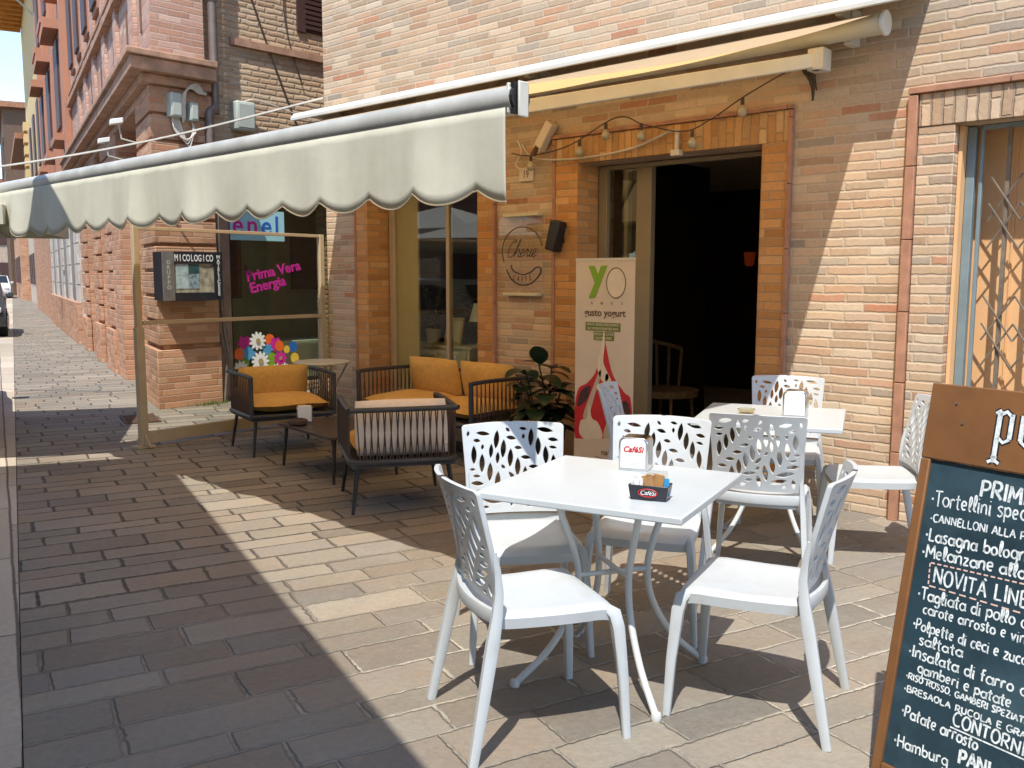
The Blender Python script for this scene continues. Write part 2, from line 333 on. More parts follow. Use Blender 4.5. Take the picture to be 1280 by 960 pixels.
M['chalk'] = simple('white_chalk', (.72, .77, .77), .9, 0, .25, 90, dirt=(.22, .30, .33), dirt_scale=110)
M['chalkp'] = simple('pink_chalk', (.75, .50, .42), .9, 0, .1, 60)
M['paper'] = simple('white_paper', (.82, .82, .80), .7, 0, .02, 5)
M['chrome'] = simple('brushed_chrome', (.62, .63, .64), .22, 1, .05, 9)
M['red'] = simple('red_print', (.55, .02, .025), .5, 0, .1, 9)
M['banner'] = simple('cream_banner_vinyl', (.66, .56, .45), .5, 0, .04, 4)
M['green'] = simple('green_print', (.20, .38, .02), .5, 0, .05, 9)
M['greendk'] = simple('olive_green_print', (.16, .20, .03), .5, 0, .05, 9)
M['brownpr'] = simple('brown_print', (.16, .10, .06), .5, 0, .05, 9)
M['yog'] = simple('cream_swirl_print', (.74, .64, .50), .5, 0, .06, 12)
M['yog2'] = simple('shaded_swirl_print', (.55, .44, .32), .5, 0, .06, 12)
M['berry'] = simple('dark_berry_print', (.06, .03, .03), .5, 0, .5, 40)
M['enelblue'] = simple('pale_blue_sign', (.36, .66, .74), .5, 0, .03, 9)
M['blue'] = simple('blue_print', (.02, .13, .45), .5, 0, .05, 9)
M['magenta'] = simple('magenta_print', (.60, .02, .30), .5, 0, .05, 9)
M['orange'] = simple('orange_print', (.80, .14, .02), .5, 0, .05, 9)
M['yellow'] = simple('yellow_print', (.75, .50, .06), .5, 0, .05, 9)
M['sky'] = simple('sky_blue_print', (.08, .32, .6), .5, 0, .05, 9)
M['casedk'] = simple('dark_navy_frame', (.02, .022, .03), .35, 0, .15, 9)
M['casegrey'] = simple('worn_grey_frame', (.17, .15, .14), .5, 0, .2, 9)
M['photo1'] = simple('pale_photograph', (.42, .52, .52), .5, 0, .3, 14)
M['photo2'] = simple('teal_photograph', (.03, .09, .10), .5, 0, .4, 14)
M['photo3'] = simple('mixed_photograph', (.25, .32, .36), .5, 0, .7, 26)
M['straw'] = simple('straw_display', (.34, .30, .22), .8, 0, .5, 16)
M['maroon'] = simple('maroon_poster', (.10, .012, .012), .6, 0, .15, 5)
M['shopint'] = simple('dim_shop_wall', (.55, .55, .42), .9, 0, .15, 3)
M['desk'] = simple('white_desk', (.75, .80, .78), .5, 0, .03, 3)
M['vanwhite'] = simple('white_car_paint', (.72, .73, .73), .2, 0, .02, 3)
M['vanred'] = simple('dark_red_car_paint', (.22, .02, .03), .2, 0, .05, 3)
M['vangrey'] = simple('dark_grey_car_paint', (.06, .065, .07), .2, .3, .05, 3)
M['carglass'] = simple('dark_car_glass', (.02, .024, .027), .06, 0, .1, 3)
M['tyre'] = simple('tyre_rubber', (.02, .02, .02), .85, 0, .1, 20)
M['lampw'] = simple('white_lamp_lens', (.75, .76, .78), .2, 0, .02, 3)
M['ochre'] = simple('ochre_iron_bracket', (.42, .23, .06), .6, 0, .15, 6)
M['sugar'] = simple('brown_sugar_sachet', (.42, .22, .08), .6, 0, .3, 20)
M['bluesach'] = simple('blue_sachet', (.06, .35, .7), .5, 0, .1, 20)
M['grass'] = simple('weed_green', (.10, .15, .03), .8, 0, .3, 20)

# ================================================================ ground
D2 = Vector((-.9486, .3168, 0)).normalized(); N2 = Vector((-.3168, -.9486, 0)).normalized()    # along the street, towards its far side
KP = Vector((-2.91, .92, 0))
def st(s, o, z=0): return KP + D2*s + N2*o + Vector((0, 0, z))       # s along the street, o beyond the pavement's edge
b = MB(); b.add([(-300, -300, -.30), (300, -300, -.30), (300, 300, -.30), (-300, 300, -.30)], [(0, 1, 2, 3)]); tag(b.build('ground', M['earth']), kind='structure')
b = MB(); p = [st(-9, 0), st(130, 0), st(130, -30), st(-9, -30)]
b.add([tuple(q) for q in p] + [(q.x, q.y, -.25) for q in p], [(0, 1, 2, 3), (4, 7, 6, 5), (0, 4, 5, 1), (1, 5, 6, 2), (2, 6, 7, 3), (3, 7, 4, 0)]); tag(b.build('pavement', M['pave']), kind='structure')
b = MB(); 
p = [st(-9, .33), st(130, .33), st(130, .004), st(-9, .004)]
b.add([(q.x, q.y, .004) for q in p] + [(q.x, q.y, -.22) for q in p], [(0, 1, 2, 3), (0, 4, 5, 1), (1, 5, 6, 2), (2, 6, 7, 3), (3, 7, 4, 0)]); tag(b.build('kerb', M['kerb']), kind='structure')
b = MB(); p = [st(-9, 14), st(130, 14), st(130, .334), st(-9, .334)]; b.add([(q.x, q.y, -.10) for q in p], [(0, 1, 2, 3)]); tag(b.build('road', M['road']), kind='structure')

# ================================================================ cafe building
FY = 5.70
OPEN = [(-7.27, -5.73, .30, 2.38), (-4.63, -3.05, 0, 2.37), (-1.85, -.65, 0, 2.37)]
cafe = thing('cafe_building', 'tan and reddish brick building behind the awning with the open dark doorway', 'building', (-4, FY, 0))
def part(b, name, mats, par, **k):
    o = b.build(name, mats, par, **k); 
    if par and par.parent is None: o.matrix_parent_inverse = Matrix.Translation(par.location).inverted() if par.rotation_euler.z == 0 else par.matrix_basis.inverted()
    return o
def wpart(b, name, mats, par, **k):      # mesh given in world space under a thing or part placed anywhere
    o = b.build(name, mats, None, **k); bpy.context.view_layer.update(); o.parent = par; o.matrix_parent_inverse = par.matrix_world.inverted(); return o
def wtext(par, name, *a, **k):
    o = text(None, name, *a, **k); bpy.context.view_layer.update(); o.parent = par; o.matrix_parent_inverse = par.matrix_world.inverted(); return o
b = MB(); T = 6.15
b.box(-7.97, -7.27, FY, T, -.1, 9)
b.box(-7.27, -5.73, FY, T, -.1, .30); b.box(-7.27, -5.73, FY, T, 2.38, 9)
b.box(-5.73, -4.63, FY, T, -.1, 9)
b.box(-4.63, -3.05, FY, T, 2.37, 9)
b.box(-3.05, -1.85, FY, T, -.1, 9)
b.box(-1.85, -.65, FY, T, 2.37, 9)
b.box(-.65, 3.2, FY, T, -.1, 9)
b.box(-7.97, -7.6, T, 12, -.1, 9); b.box(-7.6, 3.2, T, 12, 8.8, 9)
wall = wpart(b, 'wall', M['brick'], cafe)
b = MB(); b.box(-8.3, 3.4, 5.3, 12.2, 9.003, 9.2); wpart(b, 'roof', M['roof'], cafe)
# projecting brick surrounds
def surround(x0, x1, top, wdt, proud, name, mat=('brick_red', 'soldier')):
    b = MB(); f = FY - proud
    b.box(x0-wdt[0], x0, f, FY-.002, 0, top); b.box(x1, x1+wdt[1], f, FY-.002, 0, top)
    b.mi = 1; b.swap = True; b.box(x0-wdt[0], x1+wdt[1], f, FY-.002, top, top+.20)
    o = wpart(b, name, [M[mat[0]], M[mat[1]]], cafe, bevel=.004)
    b = MB(); e = .028; f2 = FY - proud - .012; a0, a1 = x0-wdt[0]-e, x1+wdt[1]+e
    z = -.0
    while z < top + .2:                       # terracotta edging in short lengths
        z2 = min(z + .42, top + .2); b.box(a0, a0+e, f2, FY-.003, z, z2-.004); b.box(a1-e, a1, f2, FY-.003, z, z2-.004); z = z2
    x = a0
    while x < a1: x2 = min(x+.5, a1); b.box(x, x2-.004, f2-.006, FY-.003, top+.203, top+.203+e); x = x2
    wpart(b, 'edging', M['terra'], o, bevel=.003); return o
surround(-7.27, -5.73, 2.38, (.17, .18), .028, 'window_surround')
surround(-4.63, -3.05, 2.37, (.22, .18), .028, 'door_surround')
# thin brick reveals
b = MB()
for x, s_ in ((-4.63, 1), (-3.05, -1), (-7.27, 1), (-5.73, -1)):
    z0 = .3 if x in (-7.27, -5.73) else 0
    b = MB(); b.box(min(x, x+.006*s_), max(x, x+.006*s_), FY-.026, 5.93, z0, 2.37); wpart(b, 'reveal', M['brick_red'], cafe)
# right-hand doorway: sunk brick band, terracotta strip, peach door behind folding gate
b = MB(); f = FY - .018
b.box(-2.055, -1.85, f, FY-.002, 0, 2.37); b.box(-.65, -.45, f, FY-.002, 0, 2.37); b.mi = 1; b.swap = True; b.box(-2.055, -.45, f-.006, FY-.002, 2.373, 2.56)
sd2 = wpart(b, 'side_door_surround', [M['brick'], M['soldier2'] if 'soldier2' in M else bricks('pale_soldier_brick', .24, .062, .010, PAL[:5], (.36, .27, .19), bump=.8, dist=.014)], cafe, bevel=.004)
b = MB(); z = 0
while z < 2.56: z2 = min(z+.43, 2.56); b.box(-2.115, -2.06, FY-.04, FY-.002, z, z2-.005); z = z2
x = -2.115
while x < -.4: x2 = min(x+.55, -.4); b.box(x, x2-.004, FY-.045, FY-.002, 2.563, 2.60); x = x2
wpart(b, 'edging', M['terra'], sd2, bevel=.004)
b = MB(); b.box(-1.85, -.65, 5.99, 6.03, 0, 2.37); b.box(-1.846, -1.825, 5.75, 5.98, 0, 2.366)
for x in (-1.60, -1.33, -.9): b.box(x, x+.012, 5.982, 5.9895, .05, 2.3)
pd = wpart(b, 'side_door', M['peach'], cafe)
gate = thing('folding_gate', 'rusty folding lattice gate over the peach door at right', 'gate', (-1.25, 5.9, 0))
b = MB(); b.box(-1.822, -1.775, 5.82, 5.87, .01, 2.362); b.box(-1.755, -1.735, 5.835, 5.865, .01, 2.362); wpart(b, 'gate_post', M['steelblue'], gate, bevel=.003)
b = MB(); xs = [-1.60, -1.43, -1.26, -1.09, -.92, -.75]
for x in xs: b.box(x-.011, x+.011, 5.835, 5.86, .03, 2.34)
wpart(b, 'upright', M['gateiron'], gate)
for zc in (.42, 1.18, 1.87):
    b = MB()
    for k in range(6):
        xa = -1.69 + .17*k; xb = xa + .17
        for sg in (1, -1):
            for dz in (0, .16):
                yy = 5.825 + (.006 if sg > 0 else 0)
                b.tube([(xa, yy, zc-.08+dz - sg*.13), (xb, yy, zc-.08+dz + sg*.13)], .006, 5)
    wpart(b, 'lattice', M['gateiron'], gate)
b = MB(); b.box(-1.74, -.66, 5.82, 5.88, 2.345, 2.366); wpart(b, 'rail', M['steelblue'], gate); b = MB(); b.box(-1.74, -.66, 5.82, 5.88, .006, .024); wpart(b, 'rail', M['steelblue'], gate)
# cafe door: metal posts, glass leaf
b = MB()
for x0, x1, dy in ((-4.615, -4.535, 0), (-4.40, -4.365, .05), (-4.27, -4.13, .03), (-3.075, -3.05, 0)): b.box(x0, x1, 5.93+dy, 5.99+dy, .002, 2.362)
b.box(-4.61, -3.055, 5.935, 5.985, 2.33, 2.364); b.box(-4.53, -4.14, 5.94, 5.985, .003, .08)
df = wpart(b, 'door_frame', M['doorframe'], cafe, bevel=.004)
b = MB(); b.box(-4.53, -4.275, 5.968, 5.974, .085, 2.325); wpart(b, 'pane', M['eglass'], df)
# shop window: frame, olive panel, panes
b = MB(); Y0 = 5.93
b.box(-7.25, -7.17, Y0, Y0+.06, .32, 2.36); b.box(-5.80, -5.75, Y0, Y0+.06, .32, 2.36); b.box(-7.16, -5.81, Y0, Y0+.06, 2.31, 2.36); b.box(-7.16, -5.81, Y0, Y0+.06, .32, .37); b.box(-6.42, -6.38, Y0+.002, Y0+.058, .372, 2.308)
wf = wpart(b, 'window_frame', M['beige'], cafe, bevel=.004)
b = MB(); b.box(-7.16, -6.84, Y0+.03, Y0+.05, .37, 2.31); wpart(b, 'blind_panel', M['olive'], wf)
b = MB(); b.box(-6.84, -6.42, Y0+.02, Y0+.026, .37, 2.31); b.box(-6.38, -5.81, Y0+.02, Y0+.026, .37, 2.31); wpart(b, 'pane', M['wglass'], wf)
# interior
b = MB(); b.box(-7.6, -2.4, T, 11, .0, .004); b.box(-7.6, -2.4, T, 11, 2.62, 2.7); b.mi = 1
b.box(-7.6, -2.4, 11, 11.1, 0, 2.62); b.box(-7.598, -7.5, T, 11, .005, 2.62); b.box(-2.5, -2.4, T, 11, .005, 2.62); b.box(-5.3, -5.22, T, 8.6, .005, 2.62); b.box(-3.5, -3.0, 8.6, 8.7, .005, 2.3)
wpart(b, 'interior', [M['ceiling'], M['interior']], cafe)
b = MB(); b.box(-2.72, -2.5, 6.9, 7.5, 2.25, 2.55); wpart(b, 'duct', M['ceiling'], cafe)
for x in (-6.75, -6.0):
    b = MB(); b.lathe([(.03, -.09), (.06, -.07), (.075, .09), (.03, .09)], (x, 10.9, 1.72), 10); s_ = wpart(b, 'wall_light', M['sconce'], cafe)
# house number
b = MB(); b.box(-5.25, -5.10, FY-.022, FY-.002, 2.27, 2.38); hn = wpart(b, 'number_plate', M['banner'], cafe, bevel=.003)
wtext(hn, 'lettering', '19', .085, (-5.175, FY-.022, 2.295), (1, 0, 0), (0, 0, 1), M['brownpr'], sx=.8)

# ================================================================ corner palazzo
PC = Vector((-9.97, 4.87, 0)); pd_ = Vector((-.953, .303, 0)).normalized(); pn = Vector((-.303, -.953, 0)).normalized()
def P(s, o, z): return PC + pd_*s + pn*o + Vector((0, 0, z))
def sbox(b, s0, s1, o0, o1, z0, z1): b.hex([P(s0, o0, z0), P(s1, o0, z0), P(s1, o1, z0), P(s0, o1, z0), P(s0, o0, z1), P(s1, o0, z1), P(s1, o1, z1), P(s0, o1, z1)])
pal = thing('corner_palazzo', 'red brick corner building with grooved pier and jutting cornice', 'building', tuple(PC))
def cornerpier(b, g, z0, z1):     # corner block with a square return on the alley side
    f = P(0, g, 0); e = P(1.05, g, 0); xr = PC.x + g
    pts = [(xr, f.y+0.0), (xr, 5.54), (e.x+.3, 5.9), (e.x, e.y)]
    pts[0] = (xr, (f.y + (xr - f.x)*(pd_.y/pd_.x)))
    b.prism(pts, (0, 0, z0), (1, 0, 0), (0, 1, 0), (0, 0, z1-z0))
b = MB(); b.mi = 0; cornerpier(b, .085, -.05, .66)
b.mi = 0; cornerpier(b, .0, .66, 3.50)
z = .715
while z < 3.3: cornerpier(b, .055, z, z+.248); z += .285
wpart(b, 'corner_pier', [M['brick_pier']], pal, bevel=.008)
b = MB()                                       # rest of the grooved ground floor
for s0, s1, o in ((1.05, 3.2, -.25), (5.3, 6.3, -.25), (7.3, 8.9, -.25), (9.9, 11.0, -.25)): sbox(b, s0, s1, o-.3, o, -.05, 3.5)
for s0, s1 in ((3.2, 4.2),): sbox(b, s0, s1, -.5, .05, -.05, 3.5)
for s0, s1 in ((4.2, 5.3), (6.3, 7.3), (8.9, 9.9)):
    sbox(b, s0, s1, -.5, 0, -.05, 3.5); sbox(b, s0-.02, s1+.02, .002, .09, -.05, .66); z = .715
    while z < 3.3: sbox(b, s0, s1, .002, .055, z, z+.248); z += .285
wpart(b, 'ground_floor_wall', M['brick_pier'], pal, bevel=.006)
b = MB()
for s0, s1 in ((1.6, 2.7), (7.6, 8.6)): sbox(b, s0, s1, -.24, -.2, .0, 2.5)
for k, (s0, s1) in enumerate(((1.6, 2.7), (7.6, 8.6))): pass
wpart(b, 'street_door', M['shutter'], pal)
b = MB()
for o, z0, z1 in ((.06, 3.46, 3.56), (.14, 3.56, 3.66), (.26, 3.66, 3.80), (.30, 3.80, 3.87)):
    f = P(0, o, 0); xr = PC.x + o; yc = f.y + (xr-f.x)*(pd_.y/pd_.x); e = P(11, o, 0); e2 = P(11, -.5, 0)
    b.prism([(xr, yc), (xr, 5.50), (xr-.6, 5.64), (e2.x, e2.y), (e.x, e.y)], (0, 0, z0), (1, 0, 0), (0, 1, 0), (0, 0, z1-z0-.002))
wpart(b, 'cornice', M['cornice'], pal, bevel=.01)
b = MB()
pts = [(PC.x, PC.y), (PC.x, 5.50), (PC.x-.3, 5.60), (P(11, -.6, 0).x, P(11, -.6, 0).y), (P(11, 0, 0).x, P(11, 0, 0).y)]
b.prism(pts, (0, 0, 3.87), (1, 0, 0), (0, 1, 0), (0, 0, 5.3)); wpart(b, 'upper_wall', M['brick_pink'], pal)
b = MB(); 
for s0, s1 in ((.9, 1.3), (2.6, 2.9), (4.0, 4.4), (5.6, 6.0), (7.2, 7.6), (8.6, 9.0)): sbox(b, s0, s1, .002, .05, 3.875, 9.1)
wpart(b, 'pilaster', M['brick_pink'], pal)
b = MB(); sbox(b, .05, 11, .002, .10, 5.0, 5.09); sbox(b, .05, 11, .002, .06, 5.25, 5.30); wpart(b, 'string_course', M['cornice'], pal)
b = MB()
for s0, z0 in ((.55, 4.25), (1.75, 4.3), (3.2, 4.3), (4.9, 4.3), (6.5, 4.3)): sbox(b, s0, s0+.10, .001, .012, z0, z0+.45)
wpart(b, 'putlog_slot', M['dkgroove'], pal)
for s0 in (1.6, 3.1, 4.7, 6.3, 7.9, 9.4):
    b = MB(); sbox(b, s0-.06, s0+.75, .002, .05, 5.5, 7.4); sbox(b, s0-.14, s0+.83, .002, .22, 7.402, 7.55); fw = wpart(b, 'upper_window', M['plaster_orange'], pal)
    b = MB(); sbox(b, s0, s0+.69, .052, .09, 5.6, 7.3); wpart(b, 'shutter', M['shutter'], fw)
b = MB(); sbox(b, -.5, 11.3, -.6, .75, 9.17, 9.3); wpart(b, 'roof', M['roof'], pal)
for s0, z0 in ((1.0, 3.30), (2.45, 3.26)):
    fl = thing('floodlight', 'small white floodlight on a bracket below the palazzo cornice' + (', the one nearer the corner' if s0 < 2 else ', the one farther down the street'), 'floodlight', tuple(P(s0, .1, z0)), group='floodlights on the palazzo')
    b = MB(); b.tube([P(s0, .0, z0-.25), P(s0, .22, z0-.20), P(s0, .25, z0)], .012, 6); wpart(b, 'arm', M['pvc'], fl)
    b = MB(); b.hex([P(s0-.06, .20, z0-.02), P(s0+.06, .20, z0-.02), P(s0+.06, .34, z0-.05), P(s0-.06, .34, z0-.05), P(s0-.06, .2, z0+.04), P(s0+.06, .2, z0+.04), P(s0+.06, .34, z0+.01), P(s0-.06, .34, z0+.01)]); wpart(b, 'lamp_head', M['paper'], fl, bevel=.006)
# alley-side shop (faces +X)
EX = -10.2
shop = thing('energy_shop', 'set-back rough brick building with a dark shop window covered in stickers', 'building', (EX, 7, 0))
b = MB(); b.box(EX-.4, EX, 5.60, 5.86, -.05, 9); b.box(EX-.4, EX, 5.86, 7.40, 2.62, 9); b.box(EX-.4, EX, 7.40, 13, -.05, 9); b.box(EX-.4, EX, 5.86, 7.40, -.05, .12)
b.box(EX-3, -7.6, 13, 13.3, -.05, 9)
wpart(b, 'wall', M['brick_rough'], shop)
b = MB(); b.box(EX-.003, EX+.012, 5.70, 5.86, -.02, 2.62); wpart(b, 'jamb', M['concrete'], shop)
b = MB(); b.box(EX-1.5, EX-.3, 5.9, 9.4, .0, .02); b.box(EX-1.5, EX-.4, 5.9, 9.4, 2.8, 2.9); b.box(EX-1.6, EX-1.5, 5.9, 9.4, .02, 2.8); b.box(EX-1.5, EX-.4, 9.4, 9.5, .02, 2.8); b.box(EX-1.5, EX-.41, 5.8, 5.9, .02, 2.8); wpart(b, 'interior', M['shopint'], shop)
b = MB(); b.box(EX-.75, EX-.71, 6.02, 6.44, 1.2, 2.15); wpart(b, 'poster', M['maroon'], shop); b = MB(); b.box(EX-1.48, EX-1.45, 7.7, 8.2, 1.3, 2.1); wpart(b, 'poster', M['maroon'], shop)
b = MB(); b.box(EX-.95, EX-.55, 6.75, 7.7, .02, .62); wpart(b, 'desk', M['desk'], shop, bevel=.01)
b = MB()
for y0, y1, z0, z1 in ((5.862, 5.90, .122, 2.6), (7.36, 7.398, .122, 2.6), (5.90, 7.36, 2.56, 2.6), (5.90, 7.36, .122, .17)): b.box(EX-.10, EX-.03, y0, y1, z0, z1)
ewf = wpart(b, 'window_frame', M['black'], shop)
b = MB(); b.box(EX-.07, EX-.062, 5.90, 7.36, .17, 2.56); epane = wpart(b, 'pane', M['eglass'], ewf)
GX = EX - .058
b = MB(); b.box(GX, GX+.004, 5.87, 6.68, 1.93, 2.30); es = wpart(b, 'window_sign', M['enelblue'], shop)
for ch, yy, mm in (('e', 6.02, 'magenta'), ('n', 6.22, 'magenta'), ('e', 6.42, 'blue'), ('l', 6.57, 'blue')):
    wtext(es, 'lettering', ch, .33, (GX+.005, yy, 2.01), (0, 1, 0), (0, 0, 1), M[mm], off=.004)
a = R(11); ru = Vector((0, math.cos(a), math.sin(a))); rv = Vector((0, -math.sin(a), math.cos(a)))
tg = wtext(shop, 'window_lettering', 'Prima Vera', .175, (GX+.002, 6.52, 1.50), ru, rv, M['magenta'], off=.005, sx=1.02)
wtext(shop, 'window_lettering', 'Energia', .175, (GX+.002, 6.43, 1.33), ru, rv, M['magenta'], off=.005, sx=1.02)
wtext(shop, 'window_lettering', 'La', .12, (GX+.002, 6.09, 1.56), ru, rv, M['maroon'])
def flower(b, cy, cz, r, n, x): 
    pts = []
    for k in range(n*6):
        t = 2*math.pi*k/(n*6); rr = r*(.62 + .38*abs(math.cos(n*t/2))); pts.append((rr*math.cos(t), rr*math.sin(t)))
    b.prism(pts, (x, cy, cz), (0, 1, 0), (0, 0, 1), (.002, 0, 0))
def disc(b, cy, cz, r, x, n=14, sy=1): b.prism([(sy*r*math.cos(2*math.pi*k/n), r*math.sin(2*math.pi*k/n)) for k in range(n)], (x, cy, cz), (0, 1, 0), (0, 0, 1), (.002, 0, 0))
fl = MB(); mats = ['paper', 'magenta', 'orange', 'sky', 'yellow', 'green', 'blue', 'goldframe']
blobs = [(6.0, .66, .09, 5), (6.25, .68, .10, 5), (6.42, .58, .1, 5)]
lay = 0
def bl(mi, cy, cz, r, n=0):
    global lay; lay += 1; fl.mi = mi; x = GX + .0015 + lay*.0012
    flower(fl, cy, cz, r, n, x) if n else disc(fl, cy, cz, r, x, sy=.9)
for q in ((1, 6.06, .66, .10, 6), (2, 5.99, .53, .08), (2, 6.42, .68, .08), (1, 6.50, .62, .10, 6), (2, 6.56, .60, .07), (3, 6.12, .53, .10, 7), (3, 6.38, .56, .08, 7), (5, 6.05, .40, .07), (5, 6.44, .43, .09), (5, 6.25, .38, .08), (6, 6.76, .58, .07), (4, 6.78, .43, .07), (4, 6.66, .55, .05),
          (0, 6.24, .68, .12, 11), (0, 6.27, .42, .13, 12), (0, 5.99, .34, .11, 11), (1, 6.56, .44, .10, 9), (0, 6.14, .28, .08, 9), (0, 6.5, .3, .08, 9), (0, 6.62, .32, .06, 8),
          (7, 6.24, .68, .035), (7, 6.27, .42, .04), (7, 5.99, .34, .03), (7, 6.56, .44, .025)): bl(*q)
wpart(fl, 'flower_stickers', [M[k] for k in mats], shop)
# upstairs shutter, string courses of the shop wall
b = MB(); b.box(EX, EX+.03, 6.90, 7.02, 4.55, 6.0); b.box(EX, EX+.03, 7.60, 7.72, 4.55, 6.0)
for k in range(22): b.box(EX+.004, EX+.035, 7.022, 7.598, 4.60+.062*k, 4.64+.062*k)
b.box(EX, EX+.012, 7.022, 7.598, 4.56, 5.98); wpart(b, 'louvre_shutter', M['shutter'], shop)
b = MB(); b.box(EX-.0, EX+.05, 5.95, 9, 4.22, 4.30); wpart(b, 'ledge', M['cornice'], shop)
b = MB(); b.tube(bez([(EX+.03, 6.1, 5.2), (EX+.03, 6.5, 4.2), (EX+.03, 6.9, 3.3), (EX+.03, 7.05, 3.0)], 6), .010, 5); b.tube(bez([(EX+.03, 6.7, 5.4), (EX+.03, 6.72, 4.6), (EX+.03, 6.95, 3.9)], 5), .008, 5); wpart(b, 'wall_cable', M['cabledk'], shop)
# downpipe and boxes
dp = thing('downpipe', 'grey brown downpipe with a kink beside the pier', 'downpipe', (EX+.12, 5.66, 0))
b = MB(); px = -10.0
b.tube(bez([(px+.02, 5.62, 9), (px+.02, 5.62, 6), (px+.02, 5.62, 3.56), (px+.03, 5.61, 3.45), (px+.07, 5.565, 3.39), (px+.10, 5.51, 3.35), (px+.11, 5.49, 3.26), (px+.11, 5.49, 2.92)], 6), .052, 10); wpart(b, 'pipe', M['pipe'], dp, smooth=50)
b = MB(); b.tube(bez([(px+.11, 5.49, 2.95), (px+.05, 5.58, 2.6), (px+.03, 5.60, 1.6), (px+.03, 5.62, 1.0), (px+.06, 5.66, .5), (px+.06, 5.60, .02)], 6), .024, 8); b.tube(bez([(px+.03, 5.55, 1.6), (px+.04, 5.57, .9), (px+.08, 5.62, .5), (px+.10, 5.57, .02)], 6), .015, 8); wpart(b, 'conduit', M['pipe'], dp, smooth=50)
b = MB(); 
for z in (4.6, 5.6, 3.9): b.lathe([(.053, 0), (.06, 0), (.06, .03), (.053, .03)], (px+.02, 5.62, z), 12)
wpart(b, 'clamp', M['pipe'], dp)
for (y, z, w_, h_, lab) in ((5.06, 3.36, .13, .26, 'tall pale meter box on the pier beside the tangled cables'), (5.27, 3.31, .10, .2, 'smaller pale junction box on the pier right of the taller one')):
    t = thing('junction_box', lab, 'box', (-9.90, y, z), group='boxes on the brick pier')
    b = MB(); b.box(-9.93, -9.80, y-w_/2, y+w_/2, z-h_/2, z+h_/2); wpart(b, 'casing', M['pvc'], t, bevel=.012)
    b = MB(); b.box(-9.802, -9.792, y-w_/2+.015, y+w_/2-.015, z-h_/2+.02, z+h_/2-.02); wpart(b, 'lid', M['pvc'], t, bevel=.004)
t = thing('junction_box', 'wide pale plastic box on the alley wall right of the downpipe', 'box', (EX+.08, 6.05, 3.42))
b = MB(); b.box(EX, EX+.16, 5.93, 6.19, 3.22, 3.56); wpart(b, 'casing', M['pvc'], t, bevel=.02)
b = MB(); b.box(EX+.158, EX+.172, 5.955, 6.165, 3.25, 3.53); wpart(b, 'lid', M['pvc'], t, bevel=.006)
b = MB()
for k in range(6):
    o = .03*k
    b.tube(bez([(-9.87, 5.03+o*.5, 3.24), (-9.84, 5.05+o, 3.08-.03*k), (-9.83, 5.18+o*.5, 2.99+.012*k), (-9.84, 5.26+o*.2, 3.10), (-9.86, 5.26, 3.22)], 6), .008, 5)
    b.tube(bez([(-9.86, 5.15+o*.2, 3.18+o*.3), (-9.82, 5.14+o*.3, 3.46+o*.4), (-9.82, 5.24+o*.5, 3.56+.012*k), (-9.84, 5.36+o*.4, 3.52), (-9.88, 5.46, 3.58)], 6), .008, 5)
tag(b.build('cable_bundle', M['cable'], smooth=60), 'tangle of pale cables looping between boxes on the brick pier', 'cables')
b = MB(); b.tube(bez([(-7.98, 5.70, 3.29), (-9.6, 4.70, 2.93), (-11.3, 3.65, 2.68), (-13, 2.6, 2.55)], 10), .012, 5); b.tube(bez([(EX+.05, 6.05, 3.55), (EX+.1, 6.3, 3.6), (EX+.05, 7.3, 3.42)], 6), .008, 5)
tag(b.build('overhead_cable', M['cable'], smooth=60), 'pale cable slung above the awning from the brick corner down the street', 'cable')
# display case
dc = thing('display_case', 'dark wall display case with white capital letters on the brick pier', 'display case', (-9.8, 5.13, 1.5))
CX = -9.70; y0, y1, z0, z1 = 4.76, 5.47, 1.22, 1.76
b = MB(); b.box(-9.915, CX, y0+.005, y1-.005, z0+.005, z1-.005); wpart(b, 'case', M['casedk'], dc)
b = MB(); b.box(CX, CX+.02, y0, y0+.13, z0, z1); wpart(b, 'frame_stile', M['casegrey'], dc)
b = MB(); b.box(CX, CX+.02, y0+.131, y1, z1-.13, z1); b.box(CX, CX+.02, y1-.10, y1, z0, z1-.131); b.box(CX, CX+.02, y0+.131, y1-.101, z0, z0+.085); wpart(b, 'frame_rail', M['casedk'], dc)
b = MB(); b.box(CX+.001, CX+.006, y0+.131, y1-.101, z0+.086, z1-.131); wpart(b, 'backing', M['straw'], dc)
for mm, ya, yb, za, zb in (('photo1', .155, .30, .28, .40), ('photo2', .305, .43, .30, .40), ('photo1', .155, .30, .13, .275), ('photo3', .305, .43, .13, .29)):
    b = MB(); b.box(CX+.007, CX+.010, y0+ya, y0+yb, z0+za, z0+zb); wpart(b, 'photograph', M[mm], dc)
for i, ch in enumerate('MICOLOGICO'): wtext(dc, 'lettering', ch, .105, (CX+.0205, y0+.158+.0465*i, z1-.105), (0, 1, 0), (0, 0, 1), M['paper'], sx=.56, off=.002)
for i, ch in enumerate('MATELICESE'): wtext(dc, 'lettering', ch, .058, (CX+.0205, y1-.048, z1-.075-.046*i), (0, 1, 0), (0, 0, 1), M['paper'], off=.001)
for i, ch in enumerate('GRUPPO'): wtext(dc, 'lettering', ch, .06, (CX+.0205, y0+.065, z1-.14-.055*i), (0, 1, 0), (0, 0, 1), M['pvc'], off=.001)

